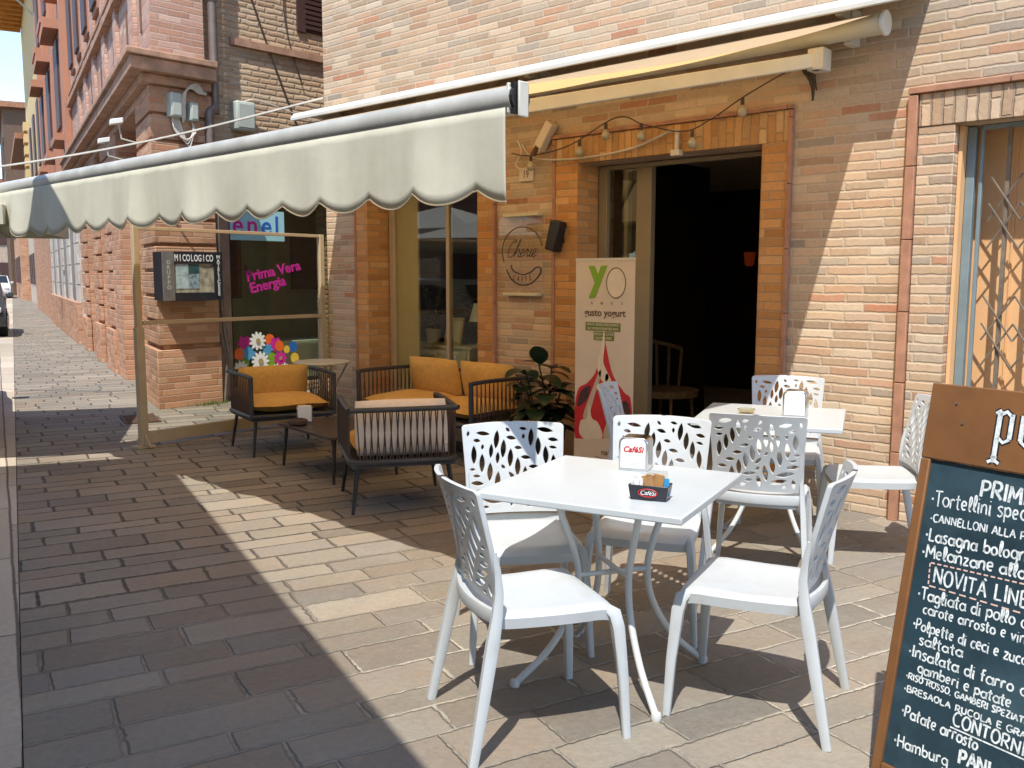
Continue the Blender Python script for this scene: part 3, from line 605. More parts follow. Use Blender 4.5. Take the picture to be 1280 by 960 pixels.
# ================================================================ houses farther down the street
hb = thing('rusticated_house', 'house with whitewashed grooved ground floor and orange upper storeys', 'building', tuple(P(16, 0, 0)))
b = MB(); sbox(b, 11.02, 22, -.6, 0, -.05, 4)
for s0 in (11.1, 13.6, 16.1, 18.6, 20.9):
    z = .4
    while z < 3.7: sbox(b, s0, s0+1.0, .002, .035, z, z+.425); z += .45
wpart(b, 'ground_floor_wall', M['plaster_white'], hb)
b = MB(); sbox(b, 11.02, 22, .002, .10, -.05, .9); wpart(b, 'plinth', M['brick_pier'], hb)
for s0 in (12.5, 15.0, 17.5, 20.0): b = MB(); sbox(b, s0, s0+.7, .001, .02, .95, 2.9); wpart(b, 'window_grille', M['casegrey'], hb)
b = MB(); sbox(b, 11.02, 22, -.6, .02, 4.0, 11.5)
for s0 in (11.05, 14.6, 18.2, 21.5): sbox(b, s0, s0+.5, .022, .14, 4.0, 11.5)
wpart(b, 'upper_wall', M['plaster_orange'], hb)
for s0 in (12.2, 15.8, 19.4):
    for z0 in (4.8, 8.1):
        b = MB(); sbox(b, s0-.2, s0+1.4, .022, .12, z0-.2, z0+2.0); sbox(b, s0-.3, s0+1.5, .022, .42, z0+2.002, z0+2.2); sbox(b, s0-.25, s0+1.45, .022, .3, z0-.35, z0-.202); f = wpart(b, 'window_surround', M['plaster_orange'], hb)
        b = MB(); sbox(b, s0, s0+1.2, .121, .17, z0, z0+1.85); wpart(b, 'shutter', M['shutter'], f)
b = MB(); sbox(b, 11.02, 22, -1, .9, 11.5, 11.7); wpart(b, 'roof', M['roof'], hb)
hc = thing('yellow_house', 'yellow plastered house with deep orange timber eaves', 'building', tuple(P(28, 0, 0)))
b = MB(); sbox(b, 22.02, 36, -.6, .0, -.05, 4); wpart(b, 'ground_floor_wall', M['brick_pier'], hc)
b = MB(); sbox(b, 22.02, 36, -.6, .03, 4.0, 12.5); 
for z in [4.2+.5*k for k in range(8)]: sbox(b, 34.9, 36, .03, .18, z, z+.36)
wpart(b, 'upper_wall', M['plaster_yellow'], hc)
b = MB(); sbox(b, 21.5, 36.5, .032, 1.35, 12.3, 12.42)
for k in range(20): sbox(b, 22+.75*k, 22.2+.75*k, .032, 1.25, 12.12, 12.29)
wpart(b, 'eaves', M['soffit'], hc)
b = MB(); sbox(b, 21.5, 36.5, -1, 1.45, 12.43, 12.65); wpart(b, 'roof', M['roof'], hc)
for s0 in (24, 27.5, 31):
    b = MB(); sbox(b, s0, s0+1.1, .032, .09, 5.2, 7.3); wpart(b, 'shutter', M['shutter'], hc)
for k, (s0, s1, h, o, m, nm, lab) in enumerate(((36.1, 50, 7.5, -.2, 'plaster_tan', 'far_house', 'tan house beyond the yellow one'), (50.1, 66, 6.6, .25, 'brick_pier', 'far_house', 'dark brick house near the end of the street'))):
    t = thing(nm, lab, 'building', tuple(P((s0+s1)/2, 0, 0)))
    b = MB(); sbox(b, s0, s1, -3, o, -.05, h); wpart(b, 'wall', M[m], t); b = MB(); sbox(b, s0, s1, -3, o+.7, h, h+.25); wpart(b, 'roof', M['roof'], t)
    for j in range(5):
        for z0 in (1.0, 3.9):
            b = MB(); sbox(b, s0+1.2+2.6*j, s0+2.2+2.6*j, o+.002, o+.05, z0, z0+1.6); wpart(b, 'shutter', M['shutter'], t)
t = thing('end_house', 'dark brown house closing the far end of the street', 'building', tuple(st(95, 4)))
b = MB(); q = [st(92, -9), st(92, 10), st(104, 10), st(104, -9)]; b.hex([(p.x, p.y, -.05) for p in q] + [(p.x, p.y, 9.5) for p in q]); wpart(b, 'wall', M['plaster_tan'], t)
b = MB(); q = [st(91, -9.5), st(91, 10.5), st(105, 10.5), st(105, -9.5)]; b.hex([(p.x, p.y, 9.502) for p in q] + [(p.x, p.y, 9.9) for p in q]); wpart(b, 'roof', M['roof'], t)
for j in range(7):
    for z0 in (1, 4.2, 7):
        b = MB(); q = [st(91.97, -8+2.6*j), st(91.97, -6.9+2.6*j), st(91.90, -6.9+2.6*j), st(91.90, -8+2.6*j)]; b.hex([(p.x, p.y, z0) for p in q] + [(p.x, p.y, z0+1.6) for p in q]); wpart(b, 'window', M['shutter'], t)
t = thing('brown_house', 'tall dark brown house with a tiled roof in the sky gap', 'building', tuple(P(72, 0, 0)))
b = MB(); sbox(b, 66.5, 88, -3, .5, -.05, 13.5); wpart(b, 'wall', M['rust'], t); b = MB(); sbox(b, 66, 88.5, -3, 1.5, 13.5, 13.9); wpart(b, 'roof', M['roof'], t)
for j in range(6):
    b = MB(); sbox(b, 67.5+3*j, 68.6+3*j, .502, .56, 9.5, 11.5); wpart(b, 'window', M['shutter'], t)
# street lamp on the yellow house, ochre bracket lamps under the awning
t = thing('street_lamp', 'white street lamp reaching out below the orange eaves', 'street lamp', tuple(P(23.5, 0, 10.3)))
b = MB(); b.tube(bez([P(24, .03, 9.9), P(24, .5, 10.35), P(24, 1.0, 10.45)], 5), .03, 6); wpart(b, 'arm', M['pvc'], t); b = MB(); b.lathe([(.02, 0), (.22, -.03), (.26, -.12), (.0, -.14)], P(24, 1.15, 10.5), 10); wpart(b, 'lamp_head', M['paper'], t)
for s0, lab in ((9.5, 'ochre scrolled bracket lamp on the brick wall, the nearer one'), (15.5, 'ochre scrolled bracket lamp farther along the whitewashed wall')):
    t = thing('bracket_lamp', lab, 'wall lamp', tuple(P(s0, 0, 2.6)), group='bracket lamps along the street')
    b = MB(); b.tube(bez([P(s0, .05, 2.5), P(s0, .3, 2.95), P(s0, .7, 2.95), P(s0, .85, 2.75)], 6), .03, 6); wpart(b, 'bracket', M['ochre'], t, smooth=50)
    b = MB(); b.lathe([(.05, .1), (.12, .0), (.12, -.1), (.05, -.18)], P(s0, .85, 2.66), 10); wpart(b, 'globe', M['lampw'], t, smooth=50)

# ================================================================ houses across the street (they cast the big shade)
def opp(s0, s1, o, h, mat, name, lab):
    t = thing(name, lab, 'building', tuple(st((s0+s1)/2, o, 0)))
    q = [st(s0, o+.4), st(s1, o+.4), st(s1, o+9), st(s0, o+9)]
    b = MB(); b.hex([(p.x, p.y, -.1) for p in q] + [(p.x, p.y, h-.2) for p in q]); wpart(b, 'wall', M[mat], t)
    q = [st(s0, o), st(s1, o), st(s1, o+9.3), st(s0, o+9.3)]
    b = MB(); b.hex([(p.x, p.y, h-.198) for p in q] + [(p.x, p.y, h) for p in q]); wpart(b, 'roof', M['roof'], t)
    k = 0; s = s0 + 1
    while s + 1.2 < s1:
        for z0 in (.9, 4.2, 7.2):
            if z0 + 2 > h: continue
            q = [st(s, o+.36), st(s+1.0, o+.36), st(s+1.0, o+.398), st(s, o+.398)]
            b = MB(); b.hex([(p.x, p.y, z0) for p in q] + [(p.x, p.y, z0+1.9) for p in q]); wpart(b, 'shutter', M['shutter'], t)
        s += 2.6
    return t
opp(-20, 3.3, 3.6, 8.0, 'plaster_tan', 'opposite_house', 'tan house across the street behind the viewer')
opp(10, 46, 9.0, 8.0, 'brick_pier', 'opposite_house', 'brick house across the street beyond the parasols')
def up(gx, gy, h): return Vector((gx, gy, h)) - Vector((SUN.x, SUN.y, 0))*(h/-SUN.z)     # point h up whose shadow falls on (gx, gy)
oc = thing('shop_awning', 'wide cream awning over the shop across the street, above the viewer', 'awning', tuple(st(-3, 3.9, 0)))
e0, e1 = up(-2.04, 1.74, 3.3), up(-7.33, 3.48, 3.3); ed = (e1-e0).normalized(); en = Vector((-ed.y, ed.x, 0)); e0 = e0 - ed*6
b = MB(); top = Vector((0, 0, .62)); q = [e0, e1, e1 + en*3.35 + top, e0 + en*3.35 + top]; q = [p if k < 2 else p for k, p in enumerate(q)]
b.hex([p for p in q] + [p + Vector((0, 0, .02)) for p in q]); wpart(b, 'canopy', M['valance'], oc)
b = MB(); b.tube([e0 + Vector((0, 0, .01)), e1 + Vector((0, 0, .01))], .03, 8); wpart(b, 'front_bar', M['greybar'], oc)
for k in (.15, .55, .93):
    b = MB(); p = e0.lerp(e1, k); b.tube([p + Vector((0, 0, -.02)), p + en*3.35 + Vector((0, 0, -.1))], .02, 6); wpart(b, 'arm', M['alu'], oc)

# ================================================================ awning
AX0, AX1 = -7.55, -2.26
aw = thing('awning', 'cream folding arm awning with a scalloped valance over the terrace', 'awning', (-4.9, 5.6, 3.0))
def xprof(b, prof, x0, x1):    # profile in (y,z) extruded along X
    b.prism(prof, (x0, 0, 0), (0, 1, 0), (0, 0, 1), (x1-x0, 0, 0))
b = MB(); xprof(b, [(5.697, 3.17), (5.40, 3.105), (5.36, 3.06), (5.36, 3.03), (5.385, 3.03), (5.395, 3.055), (5.42, 3.075), (5.697, 3.135)], -8.07, -2.02); wpart(b, 'hood', M['alu'], aw, bevel=.004)
b = MB(); b.tube([(-8.0, 5.5, 2.955), (-2.22, 5.5, 2.955)], .062, 24); tb = wpart(b, 'roller_tube', M['valance'], aw, smooth=40)
b = MB(); b.tube([(-2.219, 5.5, 2.955), (-2.195, 5.5, 2.955)], .072, 24); wpart(b, 'end_cap', M['alu'], tb, smooth=40, bevel=.006)
for x in (-2.46, -4.95, -7.7):
    b = MB(); b.box(x-.025, x+.025, 5.57, 5.699, 2.89, 3.10); b.prism([(5.56, 3.08), (5.44, 3.06), (5.42, 3.03), (5.50, 3.02), (5.535, 2.98), (5.56, 2.9)], (x-.018, 0, 0), (0, 1, 0), (0, 0, 1), (.036, 0, 0)); wpart(b, 'bracket', M['alu'], aw, bevel=.004)
# folding arms
def arm(xs, xe, xf, nm):
    sh, el, fr = Vector((xs, 5.46, 2.80)), Vector((xe, 4.15, 2.50)), Vector((xf, 2.56, 2.11))
    def bar(b, a, c, w, h):
        t = (c-a).normalized(); s_ = t.cross(Vector((0, 0, 1))).normalized(); u = s_.cross(t)
        b.loft([[p + s_*w*i + u*h*j for i, j in ((-1, -1), (1, -1), (1, 1), (-1, 1))] for p in (a, c)])
    b = MB(); bar(b, sh, el, .018, .042); o = wpart(b, 'arm', M['alu'], aw, bevel=.006)
    b = MB(); bar(b, el + Vector((0, 0, -.01)), fr, .016, .034); wpart(b, 'forearm', M['alu'], o, bevel=.006)
    b = MB(); b.box(xs-.05, xs+.05, 5.44, 5.56, 2.74, 2.87); b.lathe([(.03, -.06), (.03, .06)], sh, 10); wpart(b, 'shoulder', M['alu'], o, bevel=.006)
    b = MB(); b.lathe([(.035, -.06), (.035, .06)], el, 12); wpart(b, 'elbow', M['alu'], o)
arm(-2.60, -4.35, -2.75, 'a'); arm(-7.4, -5.6, -7.1, 'b')
b = MB(); b.tube([(-5.02, 5.0, 2.60), (-4.93, 5.0, 2.60), (-4.93, 5.0, 2.50), (-5.0, 5.0, 2.49)], .006, 5); wpart(b, 'hook', M['alu'], aw)
# cloth
NX, NY = 40, 22; b = MB(); vs = []
for j in range(NY+1):
    t = j/NY; y = 5.49 + (2.462-5.49)*t; z = 3.016 + (2.170-3.016)*t - .05*math.sin(math.pi*t)
    for i in range(NX+1):
        x = AX0 + (AX1-AX0)*i/NX; vs.append((x, y, z + .006*math.sin(i*1.3)*math.sin(math.pi*t) - .012*math.sin(math.pi*((i*3/NX) % 1))*math.sin(math.pi*t)))
b.add(vs, [(j*(NX+1)+i, j*(NX+1)+i+1, (j+1)*(NX+1)+i+1, (j+1)*(NX+1)+i) for j in range(NY) for i in range(NX)]); cl = wpart(b, 'canopy', M['awning'], aw, smooth=60)
sm = cl.modifiers.new('thick', 'SOLIDIFY'); sm.thickness = .0012
b = MB(); b.tube([(-7.98, 2.47, 2.125), (AX1-.03, 2.47, 2.125)], .05, 20); fb = wpart(b, 'front_bar', M['greybar'], aw, smooth=40)
b = MB(); b.box(AX1-.050, AX1-.038, 2.43, 2.51, 2.072, 2.178); b.box(AX1-.010, AX1, 2.445, 2.495, 2.060, 2.182); wpart(b, 'end_plate', M['alu'], fb, bevel=.004)
b = MB(); b.tube([(AX1-.06, 2.47, 2.125), (AX1-.016, 2.47, 2.125)], .048, 14); b.box(AX1-.033, AX1-.015, 2.435, 2.51, 2.07, 2.178); wpart(b, 'end_joint', M['black'], fb)
def valance(x0, x1, y, ztop, zb, cut, name):
    n = int((x1-x0)/.0125); m = 8; vs = []; fs = []
    for i in range(n+1):
        x = x0 + (x1-x0)*i/n; ph = (x+2.475)/.312
        bot = zb + .056*(1-abs(math.sin(math.pi*ph))**.8)
        if cut and x < cut[1]: bot = max(bot, ztop-.01 + (bot-ztop+.01)*max(0, (x-cut[0])/(cut[1]-cut[0])))
        for j in range(m+1):
            t = j/m; yy = y - .012*t + (.016*math.sin(2*math.pi*ph*.5+.6) + .010*math.sin(x*7.3) + .006*math.sin(x*17))*t**1.3
            vs.append((x, yy, ztop + (bot-ztop)*t))
    for i in range(n):
        for j in range(m): fs.append((i*(m+1)+j, (i+1)*(m+1)+j, (i+1)*(m+1)+j+1, i*(m+1)+j+1))
    b = MB(); b.add(vs, fs); o = wpart(b, name, M['valance'], aw, smooth=70); s_ = o.modifiers.new('thick', 'SOLIDIFY'); s_.thickness = .0012
    b = MB(); b.tube([Vector(vs[i*(m+1)+m]) for i in range(0, n+1, 2)], .0032, 5); wpart(b, 'hem', M['beige'], o); return o
valance(AX0, -2.315, 2.431, 2.101, 1.765, None, 'valance')

# ================================================================ glass wind screen at the terrace's left end
A0, A1 = Vector((-7.79, 3.59, 0)), Vector((-7.985, 5.63, 0)); dv = (A1-A0).normalized(); nv = Vector((-dv.y, dv.x, 0))
ws = thing('wind_screen', 'beige framed glass wind screen at the left end of the terrace', 'screen', tuple(A0))
def wsb(b, s0, s1, o, z0, z1): b.hex([A0+dv*s0-nv*o+Vector((0, 0, z0)), A0+dv*s1-nv*o+Vector((0, 0, z0)), A0+dv*s1+nv*o+Vector((0, 0, z0)), A0+dv*s0+nv*o+Vector((0, 0, z0)), A0+dv*s0-nv*o+Vector((0, 0, z1)), A0+dv*s1-nv*o+Vector((0, 0, z1)), A0+dv*s1+nv*o+Vector((0, 0, z1)), A0+dv*s0+nv*o+Vector((0, 0, z1))])
L = (A1-A0).length
for s_ in (-.035, L-.035):
    b = MB(); wsb(b, s_+.008, s_+.062, .024, 1.05, 1.915); wsb(b, s_, s_+.07, .03, .0, 1.05); p_ = wpart(b, 'post', M['beige'], ws, bevel=.004)
    b = MB(); wsb(b, s_-.05, s_+.11, .07, .001, .02); c = A0+dv*(s_+.03); b.prism([(-.12, .02), (.12, .02), (.035, .12), (-.035, .12)], c-dv*.006, nv, (0, 0, 1), dv*.012); wpart(b, 'foot', M['beige'], p_)
for q in ((.02, 1.885, 1.915), (.022, 1.07, 1.105), (.024, .03, .135)): b = MB(); wsb(b, .037, L-.037, *q); wpart(b, 'rail', M['beige'], ws, bevel=.003)
for q in ((1.106, 1.884), (.136, 1.069)): b = MB(); wsb(b, .037, L-.037, .004, *q); wpart(b, 'pane', M['pglass'], ws)

# ================================================================ white chairs
def rect(c, t, xa, w, h, rr=.25):     # ring of a rounded rectangle section at c: tangent t, width axis xa
    t = Vector(t).normalized(); xa = Vector(xa); xa = (xa - t*xa.dot(t)).normalized(); ya = t.cross(xa); k = 1-rr
    P_ = [(1, k), (k, 1), (-k, 1), (-1, k), (-1, -k), (-k, -1), (k, -1), (1, -k)]
    return [Vector(c) + xa*(p*w/2) + ya*(q*h/2) for p, q in P_]
def bar_path(b, pts, ws, hs, xa):
    secs = []
    for i, p in enumerate(pts):
        t = Vector(pts[min(i+1, len(pts)-1)]) - Vector(pts[max(i-1, 0)]); secs.append(rect(p, t, xa, ws[i], hs[i]))
    b.loft(secs)
def leaf(cx, cy, ang, L, w, n=6):
    up = [(L*(i/n-.5), w*.5*math.sin(math.pi*(i/n))**.8*(1.0 if i < n/2 else 1)) for i in range(n+1)]
    pts = up + [(x, -y) for x, y in reversed(up[1:-1])]
    c, s = math.cos(ang), math.sin(ang); return [(cx+x*c-y*s, cy+x*s+y*c) for x, y in pts]
def back_pattern(W0, W1, H):
    rnd = random.Random(11); holes = []; pts_all = []
    mg = .016
    def inside(p):
        w = (W0+(W1-W0)*p[1]/H)/2 - mg; return abs(p[0]) < w and mg*1.1 < p[1] < H-mg
    def try_leaf(cx, cy, a, L, w):
        for k in (1., .85, .7, .55, .42):
            lf = leaf(cx, cy, a, L*k, w*(.55+.45*k))
            if all(inside(p) for p in lf):
                ds = [(cx+math.cos(a)*L*k*t, cy+math.sin(a)*L*k*t) for t in (-.5, -.38, -.25, -.12, 0, .12, .25, .38, .5)]; rw = w*.5
                ok = True
                for qx, qy, qr in pts_all:
                    for j, (x, y) in enumerate(ds):
                        r_ = rw*math.sin(math.pi*(.06+.88*j/8))
                        if (x-qx)**2+(y-qy)**2 < (r_+qr+.0046)**2: ok = False; break
                    if not ok: break
                if ok:
                    holes.append(lf)
                    for j, (x, y) in enumerate(ds): pts_all.append((x, y, rw*math.sin(math.pi*(.06+.88*j/8))))
                    return True
        return False
    dirx, diry = math.cos(R(52)), math.sin(R(52))
    for m_, off in enumerate((-.29, -.147, -.004, .139, .282)):
        cx, cy = -diry*off, .19 + dirx*off; cv = (.03, .02, -.015, -.03, -.03)[m_]
        for i in range(-6, 7):
            q = i*.051 + .012*(m_ % 2); bx = cx + dirx*q - diry*cv*(1-(q/.26)**2); by = cy + diry*q + dirx*cv*(1-(q/.26)**2)
            a = R(52) + math.atan(-2*cv*q/.26**2)
            for sg in (1, -1):
                aa = a + sg*R(42); L = .090; try_leaf(bx+math.cos(aa)*(L*.5+.0095), by+math.sin(aa)*(L*.5+.0095), aa, L, .0275)
    for _ in range(2600):
        x, y = rnd.uniform(-.22, .22), rnd.uniform(.01, H-.01); try_leaf(x, y, R(rnd.choice((10, 94, 10, 94, 52))), .07, .022)
    return holes
CW0, CW1, CHH = .405, .445, .385
HOLES = back_pattern(CW0, CW1, CHH)
def backrest_mesh():
    cu = bpy.data.curves.new('backrest', 'CURVE'); cu.dimensions = '2D'; cu.fill_mode = 'BOTH'; cu.extrude = .007; cu.bevel_depth = .0015; cu.bevel_resolution = 0
    def sp(pts):
        s_ = cu.splines.new('POLY'); s_.points.add(len(pts)-1); s_.use_cyclic_u = True
        for q, p in zip(s_.points, pts): q.co = (p[0], p[1], 0, 1)
    w0, w1 = CW0/2, CW1/2; r = .014
    top = [(w1-r+r*math.sin(a), CHH-r+r*math.cos(a)) for a in [math.pi/2*k/4 for k in range(5)]]
    out = [(-w0, 0), (-w0*.5, 0), (0, 0), (w0*.5, 0), (w0, 0), (w0+(w1-w0)*.5, CHH*.5)] + list(reversed(top)) + [(w1*.5, CHH+.004), (0, CHH+.006), (-w1*.5, CHH+.004)] + [(-x, y) for x, y in top] + [(-(w0+(w1-w0)*.5), CHH*.5)]
    sp(out)
    for h in HOLES: sp(h)
    o = bpy.data.objects.new('tmp', cu); COL.objects.link(o); bpy.context.view_layer.update()
    me = bpy.data.meshes.new_from_object(o.evaluated_get(bpy.context.evaluated_depsgraph_get())); bpy.data.objects.remove(o)
    bm = bmesh.new(); bm.from_mesh(me)
    for x in [-.18+.03*k for k in range(13)]:
        bmesh.ops.bisect_plane(bm, geom=bm.verts[:]+bm.edges[:]+bm.faces[:], plane_co=(x, 0, 0), plane_no=(1, 0, 0))
    for v in bm.verts:
        x, s_, w = v.co; t = s_/CHH
        y = -.205 - .075*t - .03*t*t + .045*(x/.22)**2*(.55+.45*t) + w
        v.co = (x, y, .485 + s_*.965)
    bmesh.ops.recalc_face_normals(bm, faces=bm.faces); bm.to_mesh(me); bm.free()
    me.materials.clear(); me.materials.append(M['white']); me.name = 'backrest'; return me
def make_chair():
    t = thing('white_chair', 'x', 'chair')
    # seat: rounded, slightly dished slab with a waterfall front
    N = 16; top = []; bot = []
    for j in range(N+1):
        v = -1+2*j/N
        for i in range(N+1):
            u = -1+2*i/N
            k = (1-.5*(abs(u)*abs(v))**3.0*.16)
            hw = .203+.022*(v+1)/2; x = u*hw*k; y = (.005 + v*.225)*k
            e = max(abs(u), abs(v)); z = .452 - .012*(1-u*u)*(1-v*v)*1.2 - .016*max(0, (e-.86)/.14)**2 - .018*max(0, (v-.6)/.4)**2 + .004*max(0, -v)
            top.append((x, y, z)); bot.append((x*.985, y*.985, z - (.034 if e > .8 else .024)))
    n = N+1; fs = [(j*n+i, j*n+i+1, (j+1)*n+i+1, (j+1)*n+i) for j in range(N) for i in range(N)]
    o = n*n; fs += [tuple(o+q for q in reversed(f)) for f in fs[:N*N]]
    ring = [i for i in range(N)] + [j*n+N for j in range(N)] + [N*n+i for i in range(N, 0, -1)] + [j*n for j in range(N, 0, -1)]
    fs += [(ring[k], o+ring[k], o+ring[(k+1) % len(ring)], ring[(k+1) % len(ring)]) for k in range(len(ring))]
    b = MB(); b.add(top+bot, fs); seat = b.build('seat', M['white'], t, smooth=50)
    # curved rear rim below the backrest
    b = MB(); pts = [(x, -.232 + .035*(x/.2)**2, .448) for x in [-.2+.05*k for k in range(9)]]; bar_path(b, pts, [.045]*9, [.018]*9, (0, 0, 1)); b.build('rear_rim', M['white'], t, smooth=50)
    b = MB()
    for s in (-1, 1):   # diagonal braces under the seat
        b.tube([(s*.17, .17, .42), (0, .0, .40), (-s*.17, -.17, .40)], .006, 6)
    b.build('underframe', M['white'], t)
    me = backrest_mesh(); bo = bpy.data.objects.new('backrest', me); COL.objects.link(bo); bo.parent = t
    for s in (-1, 1):
        b = MB(); bar_path(b, [(s*.196, .180, .430), (s*.206, .203, .415), (s*.213, .214, .37), (s*.226, .230, .2), (s*.238, .240, .0)], [.03, .044, .041, .033, .026], [.03, .032, .032, .028, .023], (0, 1, 0)); b.build('leg', M['white'], t, smooth=50)
        b = MB(); bar_path(b, [(s*.248, -.290, .0), (s*.233, -.250, .2), (s*.2185, -.214, .38), (s*.2105, -.198, .46), (s*.2045, -.190, .53), (s*.2055, -.196, .60), (s*.208, -.207, .66)], [.028, .036, .040, .033, .027, .021, .014], [.024, .028, .028, .023, .018, .015, .012], (0, 1, 0)); b.build('leg', M['white'], t, smooth=50)
    return t
chair0 = make_chair(); CHAIRS = []
def chair(x, y, deg, label):
    o = chair0 if not CHAIRS else copy_tree(chair0); CHAIRS.append(o)
    o.location = (x, y, 0); o.rotation_euler = (0, 0, R(deg-90)); tag(o, label, 'chair', 'white leaf-pattern chairs around the two tables'); return o
chair(-2.00, 2.235, 63, 'white leaf-cut chair nearest the viewer, at the left front of the table')
chair(-1.515, 2.865, 197, 'white chair turned sideways at the right end of the front table')
chair(-2.50, 2.73, -38, 'white chair facing the viewer at the left corner of the front table')
chair(-2.23, 3.25, -66, 'white chair behind the napkin holder on the far side of the front table')
chair(-2.17, 4.13, 112, 'white chair seen from its back, pushed up to the rear table')
chair(-2.62, 5.26, -66, 'white chair against the brick wall behind the rear table')
chair(-1.92, 4.90, 213, 'white chair at the right of the rear table, half hidden by the chalkboard')
chair(-3.05, 4.45, 25, 'white chair seen edge-on at the left of the rear table, in front of the banner')

# ================================================================ white tables
def make_table(sx, sy):
    t = thing('white_table', 'x', 'table')
    b = MB(); b.box(-sx/2, sx/2, -sy/2, sy/2, .716, .742); b.build('tabletop', M['tabletop'], t, bevel=.005)
    for k in range(4):
        a = R(45+90*k); c, s = math.cos(a), math.sin(a)
        b = MB(); pts = bez([(.20, .715), (.215, .66), (.165, .52), (.14, .40), (.165, .27), (.25, .13), (.36, .03), (.385, .012)], 6)
        pts = [Vector((p[0]*c, p[0]*s, p[1])) for p in [(q.x, q.y) for q in [Vector((u, v, 0)) for u, v in [(p.x, p.y) for p in [Vector((q[0], q[1], 0)) for q in pts]]]]]
        b.tube(pts, .013, 10); b.lathe([(.018, .0), (.02, .012), (.016, .024)], (.385*c, .385*s, 0), 10); b.build('leg', M['white_metal'], t, smooth=50)
    b = MB()
    for k in range(2):
        a = R(45+90*k); c, s = math.cos(a)*.145, math.sin(a)*.145; b.tube([(-c, -s, .40+.02*k), (c, s, .40+.02*k)], .010, 8)
    b.build('cross_brace', M['white_metal'], t, smooth=50)
    b = MB(); b.box(-.23, .23, -.02, .02, .70, .7155); b.box(-.02, .02, -.23, .23, .695, .6995); b.build('top_support', M['white_metal'], t); return t
tab = make_table(.76, .76); tab.location = (-2.01, 2.70, 0); tab.rotation_euler = (0, 0, R(15)); tag(tab, 'front white square table with bowed legs and a black sugar box on top', 'table', 'white café tables')
tab2 = copy_tree(tab); tab2.location = (-2.39, 4.64, 0); tab2.rotation_euler = (0, 0, R(22)); tag(tab2, 'rear white square table by the doorway with a glass ashtray on top', 'table', 'white café tables')

def dispenser(x, y, z, rz, label, sc=1, logo=True):
    t = thing('napkin_dispenser', label, 'napkin dispenser', (x, y, z), rz, 'napkin dispensers'); t.scale = (sc, sc, sc)
    pr = []
    w, h = .055, .125; r = .022
    arc = [(w-r+r*math.sin(a), h-r+r*math.cos(a)) for a in [math.pi/2*k/5 for k in range(6)]]
    pr = [(-w, 0), (w, 0)] + list(reversed(arc)) + [(-x_, y_) for x_, y_ in arc]
    b = MB(); b.prism(pr, (0, -.045, 0), (1, 0, 0), (0, 0, 1), (0, .09, 0)); b.build('casing', M['chrome'], t, bevel=.004, smooth=40)
    p2 = [(p[0]*.84, .012 + p[1]*.86) for p in pr]
    b = MB(); b.prism(p2, (0, -.0475, 0), (1, 0, 0), (0, 0, 1), (0, .002, 0)); b.build('napkins', M['paper'], t); b = MB(); b.prism(p2, (0, .0455, 0), (1, 0, 0), (0, 0, 1), (0, .002, 0)); b.build('napkins', M['paper'], t)
    if logo:
        text(t, 'lettering', 'CaféSi', .030, (0, -.0485, .072), (1, 0, 0), (0, 0, 1), M['red'], depth=.0006, shear=.25, off=.0008)
        b = MB(); b.box(-.03, .03, -.0482, -.0477, .030, .032); b.box(-.024, .024, -.0482, -.0477, .025, .027); b.build('print_line', M['pvc'], t)
    return t
dispenser(-2.09, 2.945, .742, R(22), 'silver napkin holder with a red logo on the front white table', 1.06)
dispenser(-2.27, 4.68, .742, R(20), 'plain silver napkin holder on the rear white table', 1.15, logo=False)
# sugar box
t = thing('sugar_box', 'black sugar sachet box with a red logo on the front white table', 'sugar box', (-1.765, 2.575, .742), R(22))
t.scale = (1.02, 1.02, 1.02)
b = MB(); b.loft([[(-.06, -.032, 0), (.06, -.032, 0), (.06, .032, 0), (-.06, .032, 0)], [(-.068, -.038, .052), (.068, -.038, .052), (.068, .038, .052), (-.068, .038, .052)], [(-.064, -.034, .052), (.064, -.034, .052), (.064, .034, .052), (-.064, .034, .052)], [(-.058, -.03, .012), (.058, -.03, .012), (.058, .03, .012), (-.058, .03, .012)]])
b.build('box', M['casedk'], t, bevel=.002)
b = MB(); b.tube([(.032*math.cos(a), -.0375-.002+.0, .028+.013*math.sin(a)) for a in [2*math.pi*k/20 for k in range(20)]], .0016, 5, closed=True); b.build('logo_ring', M['red'], t)
text(t, 'lettering', 'CaféSi', .021, (0, -.0385, .021), (1, 0, 0), (0, .1, 1), M['paper'], depth=.0008, shear=.2)
rr_ = random.Random(3)
def sachets(mat, x0, x1, n, name, h=.062):
    b = MB()
    for k in range(n):
        x = x0 + (x1-x0)*(k+.5)/n; y = rr_.uniform(-.02, .02); a = rr_.uniform(-.25, .25); m_ = Matrix.Translation((x, y, .014)) @ Matrix.Rotation(a, 4, 'Y') @ Matrix.Rotation(rr_.uniform(-.6, .6), 4, 'Z'); b.box(-.016, .016, -.002, .002, 0, h+rr_.uniform(-.006, .012), M=m_)
    b.build(name, M[mat], t)
sachets('paper', -.055, -.02, 4, 'white_sachets', .05); sachets('sugar', -.015, .035, 6, 'brown_sachets', .06); sachets('bluesach', .036, .056, 2, 'blue_sachets', .055)
b = MB(); b.box(-.01, .056, .012, .0145, .014, .095); b.box(-.04, .02, .022, .0245, .014, .082); b.build('clear_sleeve', M['acrylic'], t)
t = thing('glass_ashtray', 'small clear glass ashtray on the rear white table', 'ashtray', (-2.50, 4.56, .742))
b = MB(); b.lathe([(.045, 0), (.05, .03), (.043, .03), (.038, .008)], (0, 0, 0), 18); b.build('bowl', M['bulb'], t, smooth=40)

